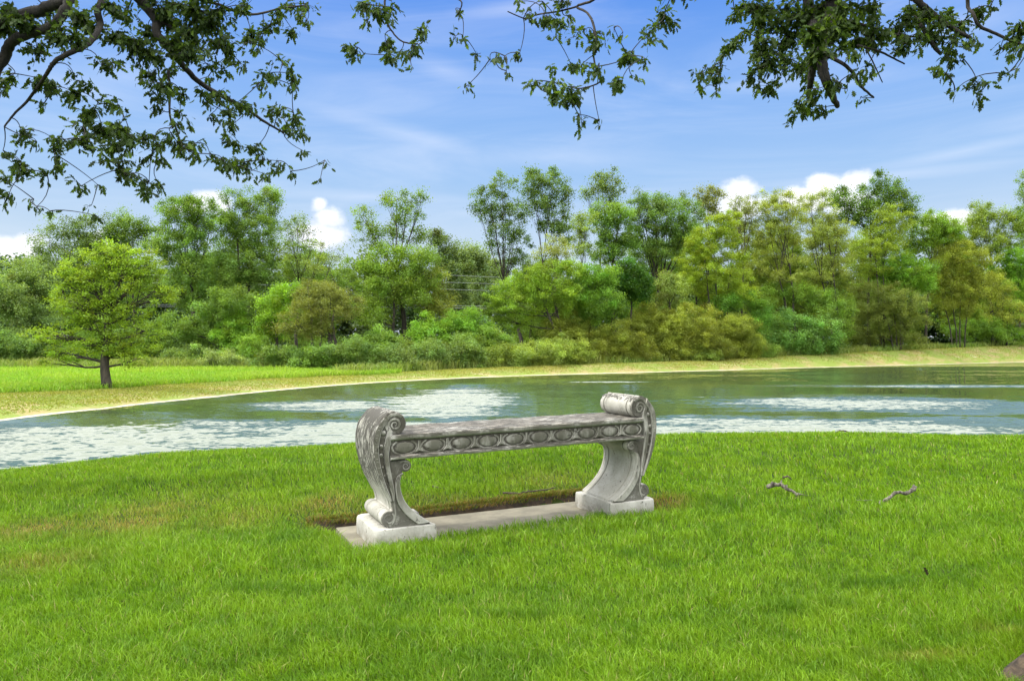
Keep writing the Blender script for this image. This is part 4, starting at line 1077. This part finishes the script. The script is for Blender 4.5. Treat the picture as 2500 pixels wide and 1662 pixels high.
def build_trunk(root, trunk):
    loc, r, hgt, lean, flare = trunk
    nz, na = 40, 64
    zs = np.concatenate([np.linspace(-.12, .6, 22), np.linspace(.65, hgt, nz - 22)])
    a = np.arange(na) / na * 2 * math.pi
    A, Zm = np.meshgrid(a, zs)
    fl = np.exp(-np.maximum(Zm, 0) / .24)
    lob_ = (np.maximum(np.cos(5 * A + math.pi), 0) ** 1.4 * .75 + .25) * (.35 + .65 * np.maximum(np.cos(A - math.radians(200)), 0))
    rr_ = r * (1 - .35 * np.clip(Zm / hgt, 0, 1)) + flare * fl * lob_ + r * .10 * (fbm(A * 4.1 + 9, Zm * 1.7, 91, 3) - .5) + .03 * np.abs(np.sin(A * 13 + 3 * vnoise(A * 3, Zm * 2, 17))) * (1 - .5 * fl)
    X = rr_ * np.cos(A) + lean[0] * np.clip(Zm / hgt, 0, 1) ** 1.5; Y = rr_ * np.sin(A) + lean[1] * np.clip(Zm / hgt, 0, 1) ** 1.5
    V = np.stack([X, Y, Zm], -1).reshape(-1, 3)
    i, j = np.meshgrid(np.arange(nz - 1), np.arange(na), indexing='ij'); j2 = (j + 1) % na
    Qd = np.stack([i * na + j, i * na + j2, (i + 1) * na + j2, (i + 1) * na + j], -1).reshape(-1, 4)
    return npmesh('trunk', V, Qd, None, M['bark_near'], root, smooth=True)

def zl(x0, l):
    return [(x0 + a / 2.775, b / 2.775, c / 2.775, e / 2.775, (r[0] if r else 1.0)) for a, b, c, e, *r in l]
LC = zl(0, [(120,130,130,60),(60,60,80,50),(330,60,80,60),(250,330,110,90),(400,230,120,80),(520,240,80,70),(530,100,80,70),(60,200,70,40),
(640,180,60,80),(770,230,90,70),(850,90,120,70),(760,40,80,40),(900,270,110,90),(1000,200,100,90),(1130,100,120,100),(1200,40,120,60),(1330,60,130,80),(1500,60,130,80),(1640,40,90,50),(1280,200,110,90),(1430,150,110,90),(1180,280,110,90),(1080,380,120,90),(980,350,90,80),(1250,330,110,90),(1370,330,110,90),(1500,280,100,80),(1400,430,90,50),(1150,480,110,70),(1000,500,80,70),(1080,560,90,60),(760,430,70,60),(690,440,50,50),(1560,390,60,60),(1630,430,40,50),(1520,470,40,40),(1700,230,70,50),(1780,240,70,70),(1750,310,50,40),(1830,170,50,40),(1900,70,60,50),(1980,30,70,40),(2080,30,60,40),(2040,100,40,40),(1980,200,50,40),(2080,140,30,30),(1640,320,15,40),
(1820,500,80,60),(1880,520,40,50),(1760,560,40,40),(1910,420,50,20),(1980,500,40,80),(2000,580,30,30),
(1410,520,40,30),(1370,610,80,60),(1480,640,80,50),(1400,690,50,30),(1420,780,50,40),(1540,760,70,60),(1580,840,50,60),(1600,700,80,40),(1700,720,80,30),(1850,760,70,50),(1920,730,50,30),(1990,790,70,60),(2030,880,60,60),(1950,870,60,60),(2050,1020,40,40),
(1080,650,60,40),(1060,720,50,40),(1230,640,40,60),(1140,570,40,40),(1180,820,90,20),(1270,820,40,20),(1220,750,30,30),
(500,630,90,60),(570,560,50,40),(500,510,40,40),(350,550,80,50),(250,540,70,50),(100,500,50,30),(60,540,40,50),(20,590,30,30),(300,700,35,40),(370,600,50,20),
(570,760,70,60),(640,740,60,60),(660,690,40,40),(760,700,60,30),(800,710,30,40),(560,860,80,60),(690,870,100,80),(800,850,100,70),(870,930,80,70),(760,980,90,60),(700,1020,60,50),(560,940,80,60),(440,950,80,50),(370,990,60,50),(250,960,50,50),(350,930,40,30),(140,890,70,50),(400,1060,60,40),(380,1120,60,40),(320,1180,80,30),(150,1110,70,60),(190,1150,60,50),(60,1230,60,70),(60,1320,60,60),(20,1020,20,30),(730,1090,80,50),(830,1090,60,40),(800,1150,50,40),(900,1170,60,30),(850,1180,60,30),(990,920,80,40),(1060,980,60,60),(1080,1080,40,50),(1020,1050,50,40),(1160,900,80,60),(1200,960,60,50),(1240,1000,60,50),(1330,970,70,40),(1320,1040,70,50),(1420,1060,60,40),(1500,1080,70,50),(1560,1110,70,60),(1650,1100,60,60),(1680,1170,50,30),(1720,1000,60,50),(1780,1060,40,50),(1590,960,80,40),(1880,1090,50,60),(1800,1180,40,40),(1970,1160,25,40),
(1010,1230,70,60),(1080,1250,40,50),(1000,1310,50,60),(550,1260,60,50,.7),(660,1250,60,40,.7),(230,1350,40,30,.8),(250,1400,40,20,.8),(340,1430,40,20,.7),(620,1390,40,25,.7),(650,1460,40,30,.7),(2170,1215,30,15,.8),(2200,1085,50,35,.5)])
MC = zl(800, [(330,60,100,60),(260,30,60,40),(440,50,50,50),(410,110,40,40),(180,330,60,70),(245,365,30,20),(400,290,70,50),(430,370,70,50),(490,350,60,40),(560,350,50,60),(590,310,50,40),(645,220,40,50),(270,145,20,25),(580,465,40,20),(895,60,15,40),(865,245,30,30,.8),(915,270,25,15),(1010,370,35,55,.7),(1140,370,40,30,.8),(1100,400,20,30),(1200,380,20,40),(1300,365,40,40,.7),(1210,480,35,30,.8),(945,580,35,25,.8),(1300,10,50,15),(1450,10,40,10),(1600,10,80,20),(1370,90,50,40),(1480,110,60,50),(1560,140,50,40),(1640,100,30,40),(1660,205,50,30,.8),(1740,200,30,20),(1540,250,40,25),(1680,250,50,20),(1820,230,50,60),(1810,290,40,40),(1880,280,20,20),(1530,450,40,30),(1650,440,50,35),(1720,440,40,30),(1770,430,30,35),(1840,450,30,50),(1800,490,40,20),(1400,560,80,40),(1530,560,80,60),(1530,640,70,60),(1620,590,50,40),(1650,660,80,60),(1690,620,60,30),(1700,780,60,20,.8),(1720,830,25,40),(1840,820,25,40),(2000,220,20,25),(1940,190,15,20),(2280,90,60,50),(2290,150,60,40),(2200,200,40,40),(2160,255,70,40),(2040,380,80,50),(2150,400,50,30),(1990,560,60,50),(2060,510,40,30)])
RCl = zl(1650, [(400,100,40,40),(480,40,100,50),(600,60,120,70),(750,60,130,80),(880,100,120,100),(1000,60,130,80),(1130,50,110,60),(1250,60,100,60),(1350,30,60,30),(560,150,80,60),(680,150,100,70),(460,210,50,30),(540,210,60,40),(780,220,120,100),(930,230,110,100),(1080,200,110,90),(1200,170,110,70),(1310,110,80,60),(1380,160,70,50),(1340,240,90,60),(1250,270,90,50),(1450,200,70,40),(1550,240,60,40),(1560,300,60,30),(1450,300,60,30),(390,300,70,50),(350,350,40,60),(600,280,60,70),(580,360,90,80),(700,340,90,80),(620,440,80,70),(530,500,90,50),(560,570,60,50),(650,590,60,50),(690,560,40,50),(850,440,70,60),(750,400,80,60),(780,480,60,30),(930,450,80,80),(950,350,90,90),(1100,330,70,60),(1220,350,60,50),(300,430,60,40),(240,480,60,50),(150,500,60,40),(200,450,40,20),(290,510,50,40),(190,600,50,40),(290,610,40,30),(900,520,50,50),(960,600,60,50),(1050,550,50,40),(1100,570,50,30),(910,680,40,50),(830,700,50,60),(800,780,50,40),(870,740,50,50),(990,730,50,40),(1190,500,40,30),(1250,480,40,30),(1290,450,50,30),(1340,480,30,40),(1250,660,40,25,.8),(1160,600,20,20),(1600,70,80,60),(1570,130,70,50),(1700,80,80,50),(1780,150,90,60),(1850,120,70,50),(1920,170,80,70),(1880,270,80,50),(1760,250,70,50),(1650,220,80,50),(1650,330,20,40),(1980,250,60,50),(1830,340,60,40),(1850,400,50,50),(1790,470,50,30),(1830,510,50,40),(1950,400,30,15),(2030,550,50,40),(2070,620,40,50),(2110,570,30,40),(1890,610,40,30),(2250,500,30,20),(2310,465,20,15),(2050,60,40,50),(2130,45,25,15),(2330,180,50,60),(2290,240,60,50),(2330,290,40,50),(2290,350,70,40),(2200,330,30,20)])
r_ = random.Random(3)
for _ in range(46): LC.append((r_.uniform(-260, 620), r_.uniform(-260, -25), r_.uniform(25, 48), r_.uniform(18, 34), 1.0))
for _ in range(46): RCl.append((r_.uniform(1650, 2700), r_.uniform(-260, -25), r_.uniform(25, 48), r_.uniform(18, 34), 1.0))
def zp(x0, *pts): return [(x0 + a / 2.775, b / 2.775) for a, b in pts]
LT = np.array([-4.7, 5.3, 0.0])
def dl(x_, y_): return 5.6 + .0012 * max(x_, -200) + .9 * (vnoise(np.array([x_ / 170.]), np.array([y_ / 170. + 3]), 13)[0] - .5)
def dr(x_, y_): return 5.3 + .0006 * (2500 - x_) + .8 * (vnoise(np.array([x_ / 170.]), np.array([y_ / 170. + 3]), 15)[0] - .5)
overhang('overhanging_tree', 'dark leaved tree reaching in from the left with black drooping boughs', ((LT[0], LT[1], hz(LT[0], LT[1])), .30, 5.6, (.3, .2), .25), [
    (zp(0, (-150, 640), (0, 440), (60, 320), (130, 255), (250, 215), (350, 180), (420, 110), (470, 0), (500, -120)), 13, 10, [LT + [.15, .05, 2.3]]),
    (zp(0, (-200, 230), (0, 165), (70, 120), (250, 80), (400, 20), (560, -60)), 19, 10, [LT + [.2, .05, 2.9]]),
    (zp(0, (700, -120), (690, 0), (660, 80), (680, 170), (640, 250), (560, 320), (450, 370), (360, 430), (330, 480), (250, 600), (180, 690), (90, 780), (30, 860)), 9.5, 2, [LT + [.3, .1, 4.2], (-2.6, 5.7, 4.5)]),
    (zp(0, (800, -260), (950, 0), (1060, 130), (1060, 220), (1130, 310), (1220, 420), (1340, 550), (1500, 650), (1640, 720), (1800, 830), (1920, 900)), 14, 2.5, [LT + [.35, .1, 4.8], (-2.6, 5.8, 5.0)]),
    (zp(0, (1060, 150), (1150, 180), (1270, 280), (1300, 330)), 5, 3, []),
    (zp(0, (1140, 480), (1150, 620), (1150, 760), (1170, 870)), 3.4, 2, []),
    (zp(0, (1350, -80), (1500, 40), (1700, 100), (1900, 60), (2060, 40)), 4.0, 2, [(-1.6, 5.9, 4.6)]),
], LC, dl, 11, (.040, .070, .014))
RT = np.array([2.30, 2.42, 0.0])
overhang('overhanging_tree', 'dark leaved tree at right with a stubby hanging limb over the pond', ((RT[0], RT[1], hz(RT[0], RT[1])), .33, 5.2, (.1, .7), .42), [
    (zp(1650, (1080, -180), (1060, 0), (1050, 140), (990, 270), (985, 420), (1020, 560), (1060, 650), (1095, 722)), 22, 5.5, [RT + [0, .4, 3.9], (2.3, 4.6, 4.6)]),
    (zp(1650, (900, -100), (940, 230), (930, 400), (915, 540), (895, 640)), 13, 5, [(2.1, 4.7, 4.5)]),
    (zp(1650, (1030, 380), (1140, 440), (1215, 515), (1240, 570), (1290, 620), (1340, 662)), 5, 2.5, []),
    (zp(1650, (1230, 310), (1380, 350), (1460, 390), (1550, 435)), 3.2, 1.8, []),
    (zp(1650, (1600, -150), (1640, 0), (1700, 60), (1800, 140), (1900, 210), (2000, 260)), 10, 4, [RT + [.1, .5, 4.2], (2.7, 4.4, 4.5)]),
    (zp(1650, (1660, 160), (1730, 290), (1800, 370)), 6, 4, []),
    (zp(1650, (1080, 120), (1380, 200), (1500, 240), (1620, 250), (1720, 235)), 3.5, 2, []),
    (zp(1650, (2000, -90), (2020, 100), (2060, 180), (2170, 230), (2300, 290), (2420, 330)), 4.5, 3, [(3.2, 4.5, 4.5)]),
    (zp(1650, (1290, 340), (1330, 410), (1400, 560)), 2, 1.2, []),
    (zp(800, (1950, -150), (1800, 0), (1690, 45), (1760, 90), (1800, 170), (1815, 290), (1800, 380), (1830, 510), (1840, 560), (1720, 600), (1640, 590)), 3.6, 1.6, [(1.8, 5.0, 4.5)]),
    (zp(800, (1690, 45), (1560, 80), (1420, 100), (1350, 130), (1220, 80)), 2.4, 1.3, []),
    (zp(800, (800, -180), (420, -60), (400, 130), (440, 220), (510, 285), (620, 300)), 3.2, 1.6, [(1.5, 5.1, 4.7), (.3, 5.9, 4.6)]),
    (zp(800, (880, -80), (910, 20), (885, 95)), 2.4, 1.2, [(.2, 6.0, 4.4)]),
], RCl + MC, dr, 12, (.042, .074, .014))

# ------------------------------------------------------------------ fallen sticks
def gpt(px_, py_, up=.0):
    d = F * (HC - .05) / (py_ - CY)
    x_ = (px_ - CX) / F * d
    return np.array([x_, d, hz(x_, d) + up])
def stick(name, label, pts, r, mat, side=()):
    t = Tubes()
    w3 = np.array(pts)
    sp = spline(w3, 5); sp[1:-1] += RNG.normal(0, r[0] * .25, (len(sp) - 2, 3))
    t.add(sp, np.linspace(r[0], r[1], len(sp)) * RNG.uniform(.85, 1.15, len(sp)), 8)
    o = t.build(name, M[mat]); tag(o, label, 'stick', 'sticks fallen on the lawn')
    for q, rr2 in side:
        t2 = Tubes(); t2.add(spline(np.array(q), 4), np.linspace(rr2, rr2 * .5, (len(q) - 1) * 4 + 1), 6); t2.build('side_twig', M[mat], o)
    return o
d0 = gpt(1905, 1205)[1]
def at(px_, py_, d): return np.array(P(px_, py_ - 4, d))
stick('fallen_stick', 'thick crooked lichened stick lying on the lawn right of the bench', [at(1873, 1192, d0), at(1890, 1188, d0 - .02), at(1907, 1187, d0 - .03), at(1925, 1198, d0 - .06), at(1955, 1212, d0 - .1)], (.017, .011), 'bark_stick', [([at(1906, 1188, d0 - .03), at(1908, 1176, d0)], .009), ([at(1945, 1207, d0 - .08), at(1965, 1212, d0 - .10), at(1980, 1214, d0 - .1)], .004)])
d0 = gpt(2190, 1225)[1]
stick('fallen_stick', 'slim curved lichened stick on the lawn farthest right', [at(2146, 1240, d0), at(2158, 1228, d0), at(2185, 1208, d0 + .02), at(2215, 1206, d0 + .04), at(2229, 1199, d0 + .05), at(2234, 1190, d0 + .06)], (.010, .014), 'bark_stick', [([at(2150, 1226, d0 - .02), at(2147, 1236, d0 - .05), at(2158, 1246, d0 - .08)], .008), ([at(2130, 1224, d0), at(2110, 1225, d0 + .01), at(2090, 1224, d0 + .02)], .0035)])
d0 = gpt(1925, 1172)[1]
stick('fallen_twig', 'small dark twig just behind the thick crooked stick', [at(1912, 1170, d0), at(1922, 1166, d0), at(1935, 1176, d0)], (.008, .005), 'bark_twig')
d0 = 9.3
stick('fallen_twig', 'thin dark twig arching at the far edge of the lawn', [at(2038, 1062, d0), at(2048, 1056, d0), at(2062, 1056, d0), at(2082, 1062, d0)], (.011, .007), 'bark_twig')
d0 = gpt(1255, 1207)[1]
stick('fallen_twig', 'dark twig in the grass seen under the bench seat', [at(1228, 1207, d0), at(1262, 1208, d0), at(1290, 1204, d0), at(1325, 1200, d0), at(1358, 1193, d0)], (.008, .004), 'bark_twig')
d0 = gpt(1070, 1195)[1]
stick('fallen_twig', 'short dark twig behind the left foot of the bench', [at(1056, 1191, d0), at(1075, 1195, d0), at(1088, 1196, d0)], (.007, .004), 'bark_twig')
d0 = gpt(2262, 1396)[1]
cc = np.array([[.025, .02, .012]])
V, Qd, C = near_leaves(np.array([at(2254, 1386, d0)]), np.array([.05]), np.array([[.3, -.2, -.6]]), cc)
tag(npmesh('dead_leaf', V, Qd, None, M['near_leaf'], colors=C), 'single dark dead leaf standing in the front lawn', 'leaf')

# ------------------------------------------------------------------ sky and sun
w = NT('sky_world', True)
tc = w.n('ShaderNodeTexCoord').outputs['Generated']
sx = w.n('ShaderNodeSeparateXYZ', i_0=tc)
az = w.math('ARCTAN2', sx.outputs[0], sx.outputs[1])
el = w.math('ARCSINE', sx.outputs[2])
ae = w.n('ShaderNodeCombineXYZ', i_0=az, i_1=el).outputs[0]
sky = w.n('ShaderNodeTexSky', sky_type='NISHITA')
sky.sun_disc = False; sky.sun_elevation = SUN_EL; sky.sun_rotation = SUN_AZ
ramp = w.n('ShaderNodeValToRGB')
w.put(ramp.inputs[0], w.math('MULTIPLY', el, 1 / .6, clamp=True))
cr = ramp.color_ramp
stops = [(0.0, (.80, .90, 1.0)), (.20, (.64, .81, 1.0)), (.36, (.41, .655, 1.03)), (.52, (.28, .53, 1.03)), (.72, (.135, .36, .98)), (1.0, (.10, .29, .86))]
cr.elements[0].position, cr.elements[0].color = stops[0][0], (*stops[0][1], 1)
cr.elements[1].position, cr.elements[1].color = stops[-1][0], (*stops[-1][1], 1)
for p_, c_ in stops[1:-1]:
    e_ = cr.elements.new(p_); e_.color = (*c_, 1)
SKYGAIN, CLOUD = 7.5, 32.0
blue = w.mix(1.0, ramp.outputs[0], (SKYGAIN,) * 3, 'MULTIPLY')
base = w.mix(.06, blue, sky.outputs[0])
nz1 = w.noise(w.mapping(ae, (26, 32, 1)), 1, 7, .62)
nz2 = w.noise(w.mapping(ae, (2.2, 13, 1), rot=(0, 0, .12)), 1, 6, .6, 1.2)
def blob(px_, py_, rx, ry, rot=0.0):
    a_ = math.atan2(px_ - CX, F); e_ = math.atan2(CY - py_, math.hypot(F, px_ - CX))
    k = 1 / F * math.cos(a_) ** 2
    dlt = w.vm('SUBTRACT', ae, (a_, e_, 0))
    c, s = math.cos(rot), math.sin(rot)
    a1 = w.vm('DOT_PRODUCT', dlt, (c / (rx * k), s / (rx * k), 0)); a2 = w.vm('DOT_PRODUCT', dlt, (-s / (ry * k), c / (ry * k), 0))
    return w.math('SUBTRACT', 1.0, w.vm('LENGTH', w.n('ShaderNodeCombineXYZ', i_0=a1, i_1=a2).outputs[0]))
def union(bl):
    m = bl[0]
    for b_ in bl[1:]: m = w.math('MAXIMUM', m, b_)
    return m
cum = union([blob(*b_) for b_ in ((520, 495, 70, 38), (470, 505, 60, 28), (780, 500, 28, 24), (805, 530, 44, 38), (775, 575, 90, 45), (20, 605, 110, 45), (70, 590, 60, 30), (250, 590, 50, 40), (1815, 465, 55, 36), (1800, 500, 95, 50), (2010, 455, 60, 40), (2085, 445, 50, 34), (2050, 490, 120, 50), (1950, 480, 60, 35), (2320, 540, 80, 36), (2280, 545, 60, 30))])
cum = w.math('ADD', cum, w.math('MULTIPLY', w.math('SUBTRACT', nz1, .5), 1.5))
cmask = w.ss(cum, -.06, .58)
wisp = union([blob(*b_) for b_ in ((1000, 330, 420, 38, -.22), (1330, 385, 400, 45, -.03), (2350, 370, 420, 30, .10), (1080, 170, 150, 40, -.2), (300, 190, 330, 110, .15), (1260, 20, 260, 30, .1), (2350, 60, 300, 60, .1), (900, 480, 420, 25, 0), (2150, 430, 500, 25, 0))])
wn = w.math('ADD', w.math('MULTIPLY', wisp, .8), w.math('MULTIPLY', w.math('SUBTRACT', nz2, .5), 1.5))
wmask = w.math('MULTIPLY', w.ss(wn, -.2, 1.5), .42)
gen = w.math('MULTIPLY', w.ss(nz2, .35, .9), .28)
wmask = w.math('MAXIMUM', wmask, gen)
c1 = w.mix(wmask, base, (8.2, 8.6, 9.6))
shade = w.noise(w.mapping(ae, (9, 16, 1), loc=(.2, .3, 0)), 1, 4, .6)
c1 = w.mix(cmask, c1, w.mix(w.ss(shade, .35, .65), (7.8, 8.2, 9.1), (10.4, 10.4, 10.6)))
# high white cloud overhead and behind
dk = w.noise(w.mapping(tc, (2.2, 2.2, 3.5)), 1, 4, .55)
over = w.math('ADD', el, w.math('MULTIPLY', w.math('SUBTRACT', dk, .5), .12))
omask = w.ss(over, .455, .54)
behind = w.ss(w.math('MULTIPLY', sx.outputs[1], -1.0), .1, .6)
omask = w.math('MAXIMUM', omask, w.math('MULTIPLY', behind, w.ss(over, .05, .4)))
c1 = w.mix(w.math('MULTIPLY', omask, .92), c1, (CLOUD, CLOUD * 1.0, CLOUD * 1.02))
bg = w.n('ShaderNodeBackground', i_Color=c1, i_Strength=.10)
ow_ = w.n('ShaderNodeOutputWorld'); w.put(ow_.inputs[0], bg)
SC.world = w.m

sl = bpy.data.lights.new('sun', 'SUN'); sl.energy = 2.9; sl.angle = math.radians(6); sl.color = (1, .955, .88)
so_ = bpy.data.objects.new('sun', sl); COL.objects.link(so_)
dv = Vector((math.sin(SUN_AZ) * math.cos(SUN_EL), math.cos(SUN_AZ) * math.cos(SUN_EL), math.sin(SUN_EL)))
so_.rotation_euler = dv.to_track_quat('Z', 'Y').to_euler()

SC.view_settings.view_transform = 'Standard'
SC.view_settings.look = 'None'
SC.view_settings.exposure = 0.3
SC.view_settings.gamma = 1.0
SC.render.engine = 'CYCLES'
SC.cycles.max_bounces = 6
SC.cycles.diffuse_bounces = 3
SC.cycles.glossy_bounces = 3
SC.cycles.transmission_bounces = 3
SC.cycles.transparent_max_bounces = 4
SC.cycles.use_denoising = True
